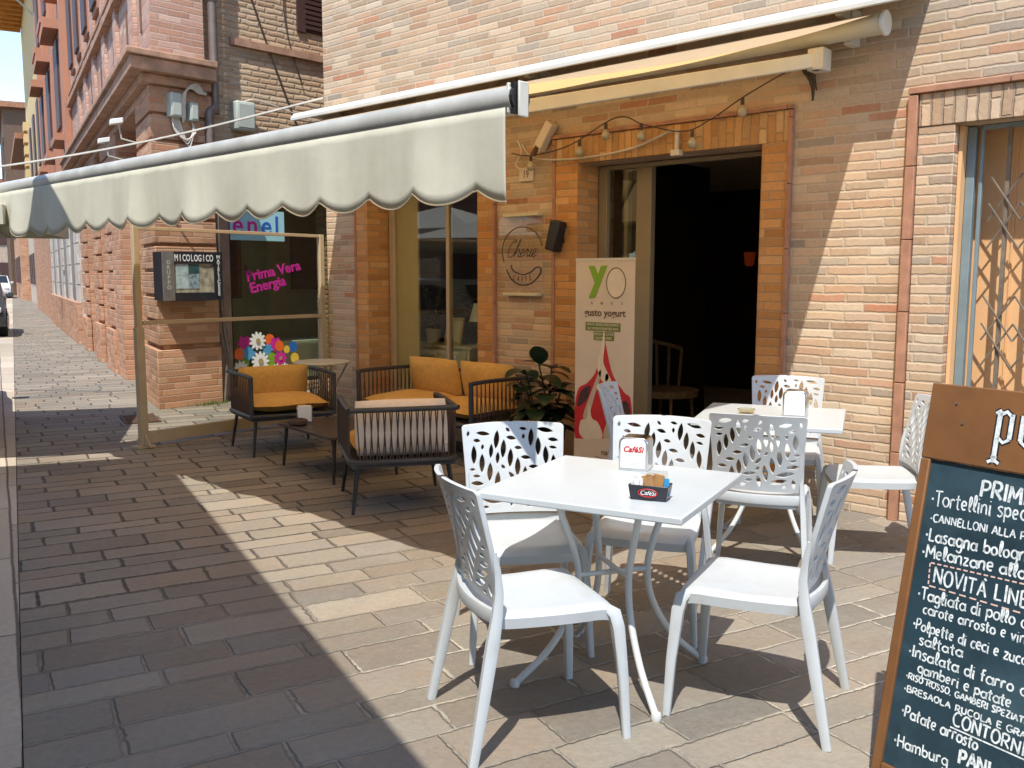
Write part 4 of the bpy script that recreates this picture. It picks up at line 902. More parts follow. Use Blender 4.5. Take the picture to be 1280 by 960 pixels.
# ================================================================ rope lounge set
def cushion(b, w, d, h, M_=None, n=12, puff=.35, e=.10, top=0):
    vs = []; idx = {}
    def pt(u, v, s):    # u,v in -1..1
        fu, fv = 1-abs(u)**6, 1-abs(v)**6; z = s*h/2*((max(0, 1-abs(u)**3.2)*max(0, 1-abs(v)**3.2))**.32*(1-puff) + puff*max(0, (1-u*u))*max(0, (1-v*v)))
        k = 1 - e*.35*(u*v)**2
        p = Vector((u*w/2*k*(1-.04*(1-v*v)*0), v*d/2*k, z + .004*math.sin(5*u+3*v))); return M_ @ p if M_ else p
    N = n
    for s in (1, -1):
        for j in range(N+1):
            for i in range(N+1): vs.append(pt(-1+2*i/N, -1+2*j/N, s))
    m = N+1; fs = [(j*m+i, j*m+i+1, (j+1)*m+i+1, (j+1)*m+i) for j in range(N) for i in range(N)]; o = m*m
    fs2 = [tuple(o+q for q in reversed(f)) for f in fs]
    ring = [i for i in range(N)] + [j*m+N for j in range(N)] + [N*m+i for i in range(N, 0, -1)] + [j*m for j in range(N, 0, -1)]
    b.mi = top; b.add(vs, fs); base = len(b.v)-len(vs); b.mi = 0
    for f in fs2 + [(ring[k], o+ring[k], o+ring[(k+1) % len(ring)], ring[(k+1) % len(ring)]) for k in range(len(ring))]: b.f.append([base+i for i in f]); b.m.append(0); b.sw.append(False)
def ropes(b, p0, p1, z0, z1, n, r=.0045, zig=.0):
    p0, p1 = Vector(p0), Vector(p1)
    for k in range(n):
        t = (k+.5)/n; t2 = t + (zig if k % 2 else -zig)/n
        a = p0.lerp(p1, t); c = p0.lerp(p1, t2); b.tube([(a.x, a.y, z0), (c.x, c.y, z1)], r, 5, cap=False)
def lounge(name, label, cat, w, d, x, y, deg, ncush, group):
    """low rope seat: local +y faces forward"""
    t = thing(name, label, cat, (x, y, 0), R(deg-90), group); hw, hd = w/2, d/2; zt, zb = .665, .33
    b = MB(); r = .02
    tp = bez([(-hw, hd, zb), (-hw, hd, zt-.05), (-hw, hd-.05, zt), (-hw, -hd+.06, zt), (-hw+.06, -hd, zt), (hw-.06, -hd, zt), (hw, -hd+.06, zt), (hw, hd-.05, zt), (hw, hd, zt-.05), (hw, hd, zb)], 5)
    b.tube(tp, .017, 8)
    b.tube([(-hw, hd, zb), (-hw, -hd+.05, zb), (-hw+.05, -hd, zb), (hw-.05, -hd, zb), (hw, -hd+.05, zb), (hw, hd, zb)], .02, 8, closed=True)
    b.box(-hw+.01, hw-.01, -hd+.01, hd-.01, zb-.035, zb+.012); b.build('frame', M['charcoal'], t, smooth=50)
    b = MB(); ropes(b, (-hw, hd-.02, 0), (-hw, -hd+.05, 0), zb, zt, 26, zig=.5); b.build('arm_ropes', M['rope'], t)
    b = MB(); ropes(b, (hw, hd-.02, 0), (hw, -hd+.05, 0), zb, zt, 26, zig=.5); b.build('arm_ropes', M['rope'], t)
    b = MB(); ropes(b, (-hw+.05, -hd, 0), (hw-.05, -hd, 0), zb, zt, int(w*42), zig=.9); b.build('back_ropes', M['rope'], t)
    for sx in (-1, 1):
        for sy in (-1, 1):
            b = MB(); b.tube([(sx*(hw-.05), sy*(hd-.06), zb-.02), (sx*(hw-.01), sy*(hd-.01), 0)], [.016, .011], 8); b.build('leg', M['black'], t, smooth=50)
    cw = (w-.06)/ncush
    for k in range(ncush):
        cx = -w/2+.03+cw*(k+.5)
        b = MB(); cushion(b, cw, d-.06, .15, Matrix.Translation((cx, .02, zb+.085))); b.build('seat_cushion', M['mustard'], t, smooth=70)
        b = MB(); cushion(b, cw-.02, .36, .16, Matrix.Translation((cx, -hd+.105, zb+.205 + (.06 if ncush > 1 else 0))) @ Matrix.Rotation(R(78), 4, 'X'), top=1); b.build('back_cushion', [M['mustard'], M['cushback']], t, smooth=70)
    return t
lounge('rope_armchair', 'dark rope armchair with mustard cushions facing right, beside the glass screen', 'armchair', .72, .64, -6.90, 4.42, -14, 1, 'rope lounge seats')
lounge('rope_armchair', 'dark rope armchair seen from its back with a pale cushion back behind the ropes', 'armchair', .68, .70, -4.72, 3.90, 149, 1, 'rope lounge seats')
lounge('rope_sofa', 'dark rope sofa with mustard cushions along the brick wall under the shop window', 'sofa', 1.42, .68, -5.80, 5.30, -90, 2, 'rope lounge seats')
t = thing('coffee_table', 'low dark coffee table between the rope armchairs', 'coffee table', (-5.78, 4.20, 0), R(-8.5))
b = MB(); r = .05; w, h = .46, .30
pts = [(sx*(w-r)+r*math.cos(a0+math.pi/2*k/4), sy*(h-r)+r*math.sin(a0+math.pi/2*k/4)) for sx, sy, a0 in ((1, 1, 0), (-1, 1, math.pi/2), (-1, -1, math.pi), (1, -1, 1.5*math.pi)) for k in range(5)]
b.prism(pts, (0, 0, .325), (1, 0, 0), (0, 1, 0), (0, 0, .022)); b.build('tabletop', M['darkwood'], t, bevel=.004)
for sx in (-1, 1):
    for sy in (-1, 1):
        b = MB(); b.tube([(sx*.40, sy*.24, .325), (sx*.425, sy*.265, 0)], [.016, .011], 8); b.build('leg', M['black'], t, smooth=50)
dispenser(-6.12, 4.13, .348, R(55), 'white napkin holder on the low dark coffee table', 1.1, logo=False)
t = thing('ashtray', 'dark brown round ashtray on the low coffee table', 'ashtray', (-6.04, 4.01, .348))
b = MB(); b.lathe([(.06, 0), (.075, .012), (.075, .04), (.062, .045), (.055, .02), (.05, .012)], (0, 0, 0), 20); b.build('bowl', M['rope'], t, smooth=40)
b = MB(); b.lathe([(.05, .021), (.055, .03), (.0, .032)], (0, 0, 0), 16); b.build('ash_lid', M['black'], t)
t = thing('folding_table', 'small round beige folding table with crossed legs by the brick corner', 'table', (-7.42, 5.22, 0), R(20))
b = MB(); b.lathe([(.265, .655), (.27, .665), (.265, .675)], (0, 0, 0), 32); b.build('tabletop', M['cream'], t, smooth=40)
for sy in (-1, 1):
    for sx in (-1, 1):
        b = MB(); b.tube([(sx*.2, sy*.12 + sx*.012, .655), (-sx*.2, sy*.12 + sx*.012, .0)], .010, 6); b.build('leg', M['beige'], t, smooth=50)
b = MB(); b.tube([(.2, -.13, .05), (.2, .13, .05)], .007, 6); b.tube([(-.2, -.13, .05), (-.2, .13, .05)], .007, 6); b.build('cross_bar', M['beige'], t)

# ================================================================ rubber plant
t = thing('rubber_plant', 'dark rubber plant with big round leaves beside the sofa', 'plant', (-4.62, 5.28, 0))
b = MB(); b.lathe([(.13, 0), (.17, .30), (.18, .34), (.155, .34), (.15, .28)], (0, 0, 0), 20); b.build('pot', M['black'], t, smooth=40)
b = MB(); b.lathe([(.15, .285), (.08, .30), (0, .30)], (0, 0, 0), 12); b.build('soil', M['rope'], t)
rp = random.Random(5); stems_b = MB(); lv = MB()
def big_leaf(b, p, dirv, L, w, droop=.3):
    p = Vector(p); d_ = Vector(dirv).normalized(); s_ = d_.cross(Vector((0, 0, 1))); s_ = s_.normalized() if s_.length > .01 else Vector((1, 0, 0)); n_ = s_.cross(d_)
    n = 8; vs = []; fs = []
    for i in range(n+1):
        q = i/n; c = p + d_*L*q - Vector((0, 0, 1))*droop*L*q*q; ww = w*math.sin(math.pi*min(1, q*.96+.02))**.62
        vs += [c - s_*ww + n_*ww*.22, c, c + s_*ww + n_*ww*.22]
    for i in range(n): fs += [(3*i, 3*i+1, 3*i+4, 3*i+3), (3*i+1, 3*i+2, 3*i+5, 3*i+4)]
    b.add(vs, fs)
for k in range(8):
    a = 2*math.pi*k/8 + .3; h = .50 + .14*(k % 3); pth = bez([(.05*math.cos(a), .05*math.sin(a), .29), (.10*math.cos(a), .10*math.sin(a), h*.75), (.15*math.cos(a), .15*math.sin(a), h)], 4); stems_b.tube(pth, .007, 5)
    for j in range(9):
        q = pth[min(len(pth)-1, 2+j)]; aa = a + j*2.4 + rp.uniform(-.4, .4); big_leaf(lv, q, (math.cos(aa), math.sin(aa), rp.uniform(.0, .6)), rp.uniform(.15, .22), rp.uniform(.055, .08), .45)
stems_b.tube(bez([(.02, 0, .29), (.03, -.02, .6), (-.01, -.04, .82), (.01, -.05, .90)], 5), .007, 5)
big_leaf(lv, (.0, -.045, .83), (.25, -.5, .9), .17, .075, .0); big_leaf(lv, (-.01, -.04, .84), (-1, -.1, .12), .17, .045, .1); big_leaf(lv, (.01, -.03, .74), (1, -.1, .1), .2, .075, .5); big_leaf(lv, (.0, -.03, .68), (-1, -.2, .25), .2, .07, .3)
stems_b.build('stem', M['leaf'], t); lv.build('leaves', M['leaf'], t, smooth=60)

# ================================================================ roll-up banner
bx0, bx1, by, bz0, bz1 = -4.245, -3.725, 5.2, .15, 1.61
t = thing('banner_stand', 'tall cream roll-up banner with a red and white swirl beside the doorway', 'banner', ((bx0+bx1)/2, by, 0))
b = MB(); b.box(bx0, bx1, by, by+.004, bz0, bz1); wpart(b, 'sheet', M['banner'], t)
b = MB(); b.box(bx0-.02, bx1+.02, by-.05, by+.10, .02, bz0); b.box(bx0+.06, bx0+.1, by-.14, by+.18, .001, .02); b.box(bx1-.1, bx1-.06, by-.14, by+.18, .001, .02); wpart(b, 'base', M['alu'], t, bevel=.006)
b = MB(); b.box(bx0, bx1, by-.004, by+.008, bz1, bz1+.015); wpart(b, 'top_rail', M['alu'], t); b = MB(); b.tube([((bx0+bx1)/2, by+.03, .14), ((bx0+bx1)/2, by+.012, bz1)], .008, 6); wpart(b, 'support_pole', M['alu'], t)
bf = by - .002
def BT(s, size, fx, z, mat, **k): return wtext(t, 'lettering', s, size, (bx0 + (bx1-bx0)*fx, bf, z), (1, 0, 0), (0, 0, 1), M[mat], depth=.0012, **k)
BT('y', .30, .385, 1.425, 'green', off=.012)
b = MB(); cx, cz = bx0+.52*.695, 1.452; 
b.tube([(cx+.082*math.cos(a), bf, cz+.105*math.sin(a)) for a in [2*math.pi*k/36 for k in range(36)]], .0032, 5, closed=True); wpart(b, 'logo_ring', M['brownpr'], t)
b = MB(); b.prism([(.078*math.cos(2*math.pi*k/30), .10*math.sin(2*math.pi*k/30)) for k in range(30)], (cx, bf+.001, cz), (1, 0, 0), (0, 0, 1), (0, -.001, 0)); wpart(b, 'logo_fill', M['yog'], t)
for k, ch in enumerate('sost'): BT(ch, .038, .29+.17*k, 1.30, 'brownpr')
BT('gusto yogurt', .072, .51, 1.218, 'brownpr', sx=.98, off=.0015)
b = MB(); b.box(bx0+.095, bx0+.405, bf-.001, bf+.001, 1.112, 1.172); b.box(bx0+.17, bx0+.352, bf-.001, bf+.001, 1.045, 1.105); wpart(b, 'text_panel', M['greendk'], t)
bf -= .0015
BT('SENZA GRASSI IDROGENATI', .024, .483, 1.149, 'yog', sx=.93); BT('NO HYDROGENATED FATS', .024, .483, 1.120, 'yog', sx=.93); BT('SENZA GLUTINE', .024, .50, 1.081, 'yog'); BT('GLUTEN FREE', .024, .50, 1.053, 'yog')
bf += .0015
def BP(poly, mat, lay, name='print'):
    b = MB(); b.prism(poly, (bx0, bf+.0008, bz0), (bx1-bx0, 0, 0), (0, 0, 1), (0, -.0008*lay, 0)); return wpart(b, name, M[mat], t)
def smooth_poly(pts, n=5):
    P_ = [Vector((p[0], p[1], 0)) for p in pts]; k = len(P_); out = []
    for i in range(k):
        a, b_, c, d = P_[i-1], P_[i], P_[(i+1) % k], P_[(i+2) % k]
        for j in range(n):
            q = j/n; v = .5*((2*b_)+(c-a)*q+(2*a-5*b_+4*c-d)*q*q+(3*b_-a-3*c+d)*q**3); out.append((min(.998, max(.002, v.x)), max(.002, v.y)))
    return out
BP(smooth_poly([(.02, .16), (.04, .50), (.22, .58), (.36, .66), (.46, .80), (.50, .94), (.54, .86), (.66, .66), (.86, .54), (.97, .48), (.98, .16), (.5, .12)]), 'red', 1, 'sauce_print')
BP(smooth_poly([(.05, .40), (.12, .52), (.28, .56), (.22, .46)]), 'berry', 2, 'berry_print'); BP(smooth_poly([(.80, .28), (.78, .44), (.90, .48), (.97, .40), (.96, .28)]), 'berry', 2, 'berry_print')
BP(smooth_poly([(.40, .70), (.47, .86), (.505, .97), (.52, .86), (.50, .74), (.60, .64), (.50, .60)]), 'yog', 3, 'swirl_print')
BP(smooth_poly([(.16, .34), (.30, .52), (.44, .68), (.46, .64), (.36, .50), (.24, .32)]), 'yog2', 3, 'swirl_print'); BP(smooth_poly([(.54, .62), (.64, .50), (.80, .34), (.86, .38), (.70, .56), (.58, .66)]), 'yog', 3, 'swirl_print')
BP(smooth_poly([(.10, .20), (.12, .30), (.22, .32), (.27, .42), (.31, .33), (.42, .30), (.50, .20), (.30, .15)]), 'yog', 4, 'swirl_print'); BP(smooth_poly([(.52, .20), (.60, .34), (.70, .40), (.80, .30), (.90, .22), (.7, .16)]), 'yog2', 4, 'swirl_print')
BP([(.002, .002), (.998, .002), (.998, .20), (.75, .205), (.5, .19), (.25, .17), (.002, .16)], 'banner', 5, 'footer_print')
bf -= .005
BT('natro', .062, .62, bz0+.075, 'brownpr'); b = MB(); b.tube(bez([(bx0+.2, bf, bz0+.055), (bx0+.3, bf, bz0+.045), (bx0+.36, bf, bz0+.06), (bx0+.5, bf, bz0+.055)], 6), .002, 4); wpart(b, 'flourish', M['brownpr'], t)
bf += .005

# ================================================================ sign, speaker, bulbs on the wall
t = thing('acrylic_sign', 'clear acrylic café sign with dark script between two pale bars', 'sign', (-5.19, FY-.05, 1.67))
b = MB(); b.box(-5.45, -4.96, FY-.052, FY-.046, 1.36, 1.985); wpart(b, 'panel', M['acrylic'], t)
b = MB(); b.box(-5.39, -5.0, FY-.07, FY-.003, 1.985, 2.01); wpart(b, 'bar', M['cream'], t, bevel=.003); b = MB(); b.box(-5.39, -5.0, FY-.07, FY-.003, 1.335, 1.36); wpart(b, 'bar', M['cream'], t, bevel=.003)
b = MB()
SC = [[(.20, .86), (.27, .98), (.20, 1.04), (.10, .80), (.06, .40), (.12, .04), (.24, .0), (.33, .16)], [(.33, .16), (.42, .70), (.45, 1.05)], [(.45, 1.05), (.39, .95), (.37, .4), (.37, 0)], [(.37, .1), (.44, .42), (.50, .46), (.52, .3), (.52, .06), (.57, 0), (.62, .1)],
      [(.60, .12), (.68, .26), (.70, .42), (.64, .46), (.60, .3), (.61, .06), (.68, 0), (.77, .12)], [(.77, .12), (.81, .48), (.83, .40), (.88, .42), (.88, .2), (.90, .03), (.97, .1)], [(.97, .1), (1.0, .46)], [(1.0, .46), (.99, .1), (1.03, .0), (1.09, .12)], [(1.02, .62), (1.03, .66)], [(1.09, .12), (1.17, .26), (1.18, .42), (1.12, .46), (1.08, .3), (1.10, .05), (1.17, 0), (1.26, .12)]]
for stq in SC:
    P_ = bez([((x + .22*y)*.272, y*.135, 0) for x, y in stq], 6) if len(stq) > 2 else [Vector(((x + .22*y)*.272, y*.135, 0)) for x, y in stq]
    b.ribbon([(p.x, p.y) for p in P_], .0075, (-5.375, FY-.054, 1.655), (1, 0, 0), (0, 0, 1), (0, -1, 0), .001)
wpart(b, 'lettering', M['casedk'], t)
b = MB(); f = FY-.055; c = (-5.185, 1.70)
b.tube([(c[0]+.225*math.cos(a), f, c[1]+.20*math.sin(a)) for a in [R(10+7*k) for k in range(29)]], .0045, 5)
low = bez([(-5.36, f, 1.55), (-5.30, f, 1.47), (-5.2, f, 1.425), (-5.08, f, 1.44), (-4.99, f, 1.51), (-4.98, f, 1.56), (-5.02, f, 1.57), (-5.09, f, 1.53), (-5.18, f, 1.51), (-5.28, f, 1.54), (-5.31, f, 1.59)], 6); b.tube(low, .006, 5); wpart(b, 'ring', M['casedk'], t)
for k, ch in enumerate('CAFFE'): wtext(t, 'lettering', ch, .062, (-5.275+.047*k, f, 1.452 + .006*abs(k-2)), (1, 0, .12*(k-2)), (-.12*(k-2), 0, 1), M['casedk'], sx=.7)
t = thing('wall_speaker', 'slim black loudspeaker tilted on the brick wall above the banner', 'loudspeaker', (-4.79, FY-.07, 1.82), 0)
b = MB(); m_ = Matrix.Translation((-4.79, FY-.09, 1.815)) @ Matrix.Rotation(R(14), 4, 'Y'); b.box(-.05, .05, -.05, .05, -.12, .12, M=m_); wpart(b, 'cabinet', M['blackp'], t, bevel=.01)
b = MB(); b.box(-4.79, -4.75, FY-.045, FY-.003, 1.76, 1.80); wpart(b, 'mount', M['blackp'], t)
t = thing('string_lights', 'string of clear globe bulbs on a dark wire above the doorway', 'string lights', (-4, FY-.1, 2.6))
wire = bez([(-5.3, FY-.06, 2.50), (-5.05, FY-.09, 2.46), (-4.65, FY-.10, 2.50), (-4.2, FY-.10, 2.66), (-3.95, FY-.10, 2.58), (-3.62, FY-.10, 2.50), (-3.40, FY-.10, 2.56), (-3.15, FY-.10, 2.68), (-2.85, FY-.08, 2.80), (-2.72, FY-.06, 2.80), (-2.68, FY-.05, 2.66)], 6)
b = MB(); b.tube(wire, .005, 5); wpart(b, 'wire', M['cabledk'], t)
for x, z in ((-5.05, 2.46), (-4.55, 2.53), (-4.30, 2.63), (-3.98, 2.59), (-3.55, 2.50), (-3.17, 2.67)):
    b = MB(); b.lathe([(.012, 0), (.014, -.04), (.010, -.05)], (x, FY-.10, z), 8); s_ = wpart(b, 'socket', M['cabledk'], t)
    b = MB(); b.lathe([(.010, -.045), (.028, -.07), (.034, -.09), (.026, -.115), (.0, -.125)], (x, FY-.10, z), 12); wpart(b, 'bulb', M['lampglass'], s_, smooth=60)
b = MB()
for k in range(5): b.tube(bez([(-2.78+.02*k, FY-.05, 2.80), (-2.74+.015*k, FY-.09, 2.76-.02*k), (-2.70, FY-.06, 2.72-.03*k)], 4), .008, 5)
wpart(b, 'knot', M['cabledk'], t)
b = MB(); b.tube(bez([(-5.2, FY-.04, 2.56), (-5.05, FY-.05, 2.44), (-4.6, FY-.06, 2.40), (-4.1, FY-.06, 2.43), (-3.75, FY-.06, 2.52), (-3.70, FY-.06, 2.50)], 6), .008, 6); b.tube([(-3.70, FY-.06, 2.51), (-3.70, FY-.06, 2.38)], .016, 8); b.box(-3.735, -3.665, FY-.085, FY-.035, 2.345, 2.385)
b.tube(bez([(-5.25, FY-.04, 2.60), (-5.2, FY-.05, 2.5), (-5.26, FY-.05, 2.40), (-5.15, FY-.05, 2.36), (-5.08, FY-.05, 2.46)], 5), .006, 5)
tag(b.build('power_cable', M['cable'], smooth=60), 'pale power lead hanging along the lintel with a white plug', 'cable')
t = thing('motor_box', 'small white junction box tilted on the wall below the awning arm', 'box', (-4.9, FY-.06, 2.58))
b = MB(); m_ = Matrix.Translation((-4.93, FY-.06, 2.60)) @ Matrix.Rotation(R(35), 4, 'Y'); b.box(-.04, .04, -.04, .04, -.12, .12, M=m_); wpart(b, 'casing', M['banner'], t, bevel=.008)
b = MB(); b.tube([(-4.98, FY-.1, 2.52), (-5.03, FY-.1, 2.46)], .022, 8); wpart(b, 'connector', M['rust'], t)

# ================================================================ things in the shop window
t = thing('dresser', 'cream wooden dresser with two drawers behind the shop window', 'dresser', (-6.85, 6.38, 0))
b = MB(); b.box(-7.34, -6.36, 6.2, 6.58, .78, .81); wpart(b, 'top', M['cream'], t, bevel=.006)
b = MB(); b.box(-7.30, -6.40, 6.22, 6.56, .54, .779); b.box(-7.30, -6.40, 6.5, 6.56, .15, .54); wpart(b, 'body', M['cream'], t)
for x in (-7.07, -6.63):
    b = MB(); b.box(x-.19, x+.19, 6.205, 6.219, .57, .75); d_ = wpart(b, 'drawer', M['cream'], t, bevel=.004); b = MB(); b.lathe([(.008, 0), (.016, .02), (.0, .03)], (x, 6.205, .66), 10, Matrix.Rotation(R(90), 4, 'X')); wpart(b, 'knob', M['beige'], d_)
for x in (-7.28, -6.42):
    for y in (6.24, 6.54): b = MB(); b.box(x-.02, x+.02, y-.02, y+.02, .005, .54); wpart(b, 'leg', M['cream'], t)
def potplant(x, y, z, r, h, lab, n, spread, mat, L, w, pm='cream'):
    t = thing('pot_plant', lab, 'plant', (x, y, z), 0, 'plants in the shop window')
    b = MB(); b.lathe([(r*.75, 0), (r, r*1.7), (r*.88, r*1.7), (r*.8, r*1.4)], (0, 0, 0), 16); b.build('pot', M[pm], t, smooth=40)
    rp = random.Random(int(abs(x*100))); b = MB(); st_ = MB()
    for k in range(n):
        a = rp.uniform(0, 6.28); p1 = (rp.uniform(.1, 1)*spread*math.cos(a), rp.uniform(.1, 1)*spread*math.sin(a)*.6, rp.uniform(.5, 1)*h)
        st_.tube(bez([(0, 0, r*1.4), (p1[0]*.3, p1[1]*.3, p1[2]*.6), p1], 3), .0035, 4)
        for j in range(5): aa = rp.uniform(0, 6.28); q = Vector((0, 0, r*1.4)).lerp(Vector(p1), rp.uniform(.4, 1)); big_leaf(b, q, (math.cos(aa), math.sin(aa), rp.uniform(-.2, .7)), L*rp.uniform(.7, 1.2), w, .3)
    b.build('leaves', M[mat], t); st_.build('stem', M[mat], t)
potplant(-7.10, 6.38, .81, .085, .62, 'airy pale plant in a cream pot on the dresser', 16, .22, 'leaf2', .05, .014)
potplant(-6.78, 6.50, .81, .09, .50, 'bushy dark plant behind the gilt picture frame', 26, .24, 'leaf', .09, .022, 'black'); potplant(-7.26, 6.48, .81, .06, .24, 'small dark plant at the left end of the dresser', 14, .09, 'leaf', .06, .02, 'black')
t = thing('picture_frame', 'gilt picture frame leaning on the dresser', 'picture frame', (-6.74, 6.32, .81))
m_ = Matrix.Translation((-6.74, 6.30, .811)) @ Matrix.Rotation(R(-12), 4, 'X')
b = MB(); 
for q in ((-.12, .12, 0, .03), (-.12, .12, .25, .28), (-.12, -.09, .03, .25), (.09, .12, .03, .25)): b.box(q[0], q[1], 0, .02, q[2], q[3], M=m_)
wpart(b, 'frame', M['goldframe'], t, bevel=.003); b = MB(); b.box(-.09, .09, .006, .012, .03, .25, M=m_); wpart(b, 'picture', M['cream'], t)
t = thing('table_lamp', 'small lamp with a pale cone shade at the right of the dresser', 'lamp', (-6.47, 6.42, .81))
b = MB(); b.lathe([(.05, 0), (.05, .012), (.012, .03), (.012, .26)], (0, 0, 0), 12); b.build('base', M['goldframe'], t); b = MB(); b.lathe([(.10, .24), (.05, .42)], (0, 0, 0), 16); b.build('lamp_shade', M['cream'], t)
# wicker chair inside
t = thing('wicker_chair', 'tan wicker tub chair in the dark doorway', 'chair', (-4.85, 7.3, 0))
b = MB()
for k in range(9):
    a0 = R(100+20*k); b.tube([( .30*math.cos(a0), .30*math.sin(a0), .42), (.36*math.cos(a0), .36*math.sin(a0), .92-.03*abs(k-4))], .014, 6)
b.tube([(.36*math.cos(R(100+10*k)), .36*math.sin(R(100+10*k)), .92-.03*abs(k/2-4)) for k in range(17)], .02, 8); b.build('backrest', M['wicker'], t)
b = MB(); b.lathe([(.30, .38), (.31, .44), (0, .45)], (0, 0, 0), 18); b.build('seat', M['wicker'], t)
for k in range(4): a0 = R(45+90*k); b = MB(); b.tube([(.24*math.cos(a0), .24*math.sin(a0), .39), (.27*math.cos(a0), .27*math.sin(a0), 0.005)], .016, 6); b.build('leg', M['wicker'], t)

# ================================================================ chalkboard
def circ(cx, cy, rx, ry, a0=0, a1=360, n=12): return [(cx+rx*math.cos(R(a0+(a1-a0)*k/n)), cy+ry*math.sin(R(a0+(a1-a0)*k/n))) for k in range(n+1)]
X = .62
G = {   # single-stroke hand lettering: width, strokes (cap height 1)
 'a': (.52, [circ(.25, .28, .22, .28, 70, 430), [(.47, .60), (.46, .12), (.54, .0)]]), 'b': (.50, [[(.06, 1), (.05, .02)], circ(.26, .27, .21, .27, 150, -190)]),
 'c': (.42, [circ(.25, .29, .21, .29, 55, 310)]), 'd': (.52, [circ(.24, .28, .21, .28, 50, 410), [(.46, 1.0), (.46, .04), (.52, .0)]]),
 'e': (.46, [[(.05, .30), (.38, .36)] + circ(.23, .32, .18, .30, 20, 310)[1:]]), 'f': (.34, [[(.34, .96), (.22, 1.0), (.15, .85), (.14, .0)], [(.0, .58), (.30, .60)]]),
 'g': (.50, [circ(.24, .32, .20, .28, 50, 410), [(.44, .58), (.44, -.18), (.28, -.36), (.08, -.26)]]), 'h': (.48, [[(.06, 1), (.06, 0)], [(.06, .40), (.22, .60), (.40, .50), (.42, .0)]]),
 'i': (.18, [[(.08, .60), (.08, .02), (.14, .0)], [(.08, .80), (.09, .86)]]), 'l': (.26, [[(.04, .12), (.22, .60), (.20, .98), (.10, .98), (.07, .60), (.10, .08), (.24, .02)]]),
 'm': (.74, [[(.05, .60), (.05, 0)], [(.05, .42), (.18, .60), (.32, .52), (.34, 0)], [(.34, .42), (.48, .60), (.64, .52), (.66, .0)]]), 'n': (.50, [[(.06, .60), (.06, 0)], [(.06, .40), (.22, .61), (.40, .52), (.42, .04), (.48, .0)]]),
 'o': (.48, [circ(.24, .29, .21, .29, 90, 450)]), 'p': (.50, [[(.06, .62), (.05, -.36)], circ(.26, .32, .20, .28, 150, -200)]), 'r': (.38, [[(.07, .60), (.07, 0)], [(.07, .38), (.18, .60), (.36, .56)]]),
 's': (.38, [[(.34, .54), (.20, .62), (.06, .50), (.18, .34), (.32, .20), (.20, .0), (.03, .08)]]), 't': (.34, [[(.16, .92), (.15, .10), (.28, .0)], [(.0, .62), (.32, .64)]]),
 'u': (.50, [[(.05, .60), (.06, .12), (.22, .0), (.40, .14), (.42, .60)], [(.42, .6), (.43, .04), (.49, 0)]]), 'v': (.42, [[(.03, .60), (.20, 0)], [(.20, 0), (.38, .60)]]), 'z': (.44, [[(.04, .60), (.38, .60)], [(.38, .6), (.05, .0)], [(.05, 0), (.42, .02)]]),
 'q': (.5, [circ(.24, .32, .20, .28, 50, 410), [(.44, .6), (.44, -.36)]]),
 'A': (.56, [[(.02, 0), (.27, 1)], [(.27, 1), (.53, 0)], [(.10, .36), (.45, .36)]]), 'B': (.52, [[(.06, 1), (.06, 0)], [(.06, 1), (.34, .96), (.36, .60), (.08, .54)], [(.08, .54), (.44, .46), (.42, .06), (.06, 0)]]),
 'C': (.54, [circ(.31, .5, .27, .5, 50, 310)]), 'D': (.56, [[(.06, 1), (.06, 0)], [(.06, 1), (.40, .90), (.50, .5), (.40, .10), (.06, 0)]]), 'E': (.46, [[(.42, 1), (.06, 1)], [(.06, 1), (.06, 0)], [(.06, .52), (.36, .52)], [(.06, 0), (.44, 0)]]),
 'F': (.46, [[(.44, 1), (.06, .98)], [(.08, 1), (.06, 0)], [(.06, .52), (.36, .54)]]), 'G': (.58, [circ(.30, .5, .27, .5, 50, 340), [(.34, .42), (.57, .42), (.56, .12)]]), 'H': (.56, [[(.06, 1), (.06, 0)], [(.48, 1), (.48, 0)], [(.06, .5), (.48, .52)]]),
 'I': (.18, [[(.09, 1), (.09, 0)]]), 'J': (.4, [[(.3, 1), (.3, .2), (.15, 0), (.03, .14)]]), 'L': (.46, [[(.06, 1), (.06, 0)], [(.06, 0), (.44, .02)]]), 'M': (.70, [[(.05, 0), (.10, 1)], [(.10, 1), (.34, .30)], [(.34, .3), (.58, 1)], [(.58, 1), (.64, 0)]]),
 'N': (.58, [[(.06, 0), (.06, 1)], [(.06, 1), (.50, 0)], [(.50, 0), (.50, 1)]]), 'O': (.58, [circ(.29, .5, .25, .5, 90, 450)]), 'P': (.50, [[(.06, 1), (.06, 0)], [(.06, .98), (.38, .96), (.44, .66), (.30, .46), (.06, .46)]]),
 'R': (.54, [[(.06, 1), (.06, 0)], [(.06, .98), (.38, .96), (.44, .68), (.30, .48), (.08, .48)], [(.20, .48), (.50, 0)]]), 'S': (.46, [[(.42, .90), (.24, 1.0), (.07, .82), (.22, .54), (.40, .30), (.26, .0), (.04, .10)]]), 'T': (.52, [[(.0, .98), (.52, 1)], [(.26, 1), (.26, 0)]]),
 'U': (.54, [[(.06, 1), (.07, .18), (.26, 0), (.46, .18), (.47, 1)]]), 'V': (.52, [[(.03, 1), (.25, 0)], [(.25, 0), (.49, 1)]]), 'Z': (.5, [[(.04, 1), (.44, 1)], [(.44, 1), (.05, 0)], [(.05, 0), (.46, 0)]]), '\u00c0': (.56, [[(.02, 0), (.27, 1)], [(.27, 1), (.53, 0)], [(.10, .36), (.45, .36)], [(.34, 1.22), (.44, 1.08)]]),
 '\u00b7': (.20, [circ(.08, .42, .035, .045, 0, 360, 8)]), ',': (.2, [[(.1, .06), (.05, -.12)]]), ' ': (.30, [])}
BTL = Vector((-.9445, 2.832, 1.188)); baz = R(-12); bal = R(11)
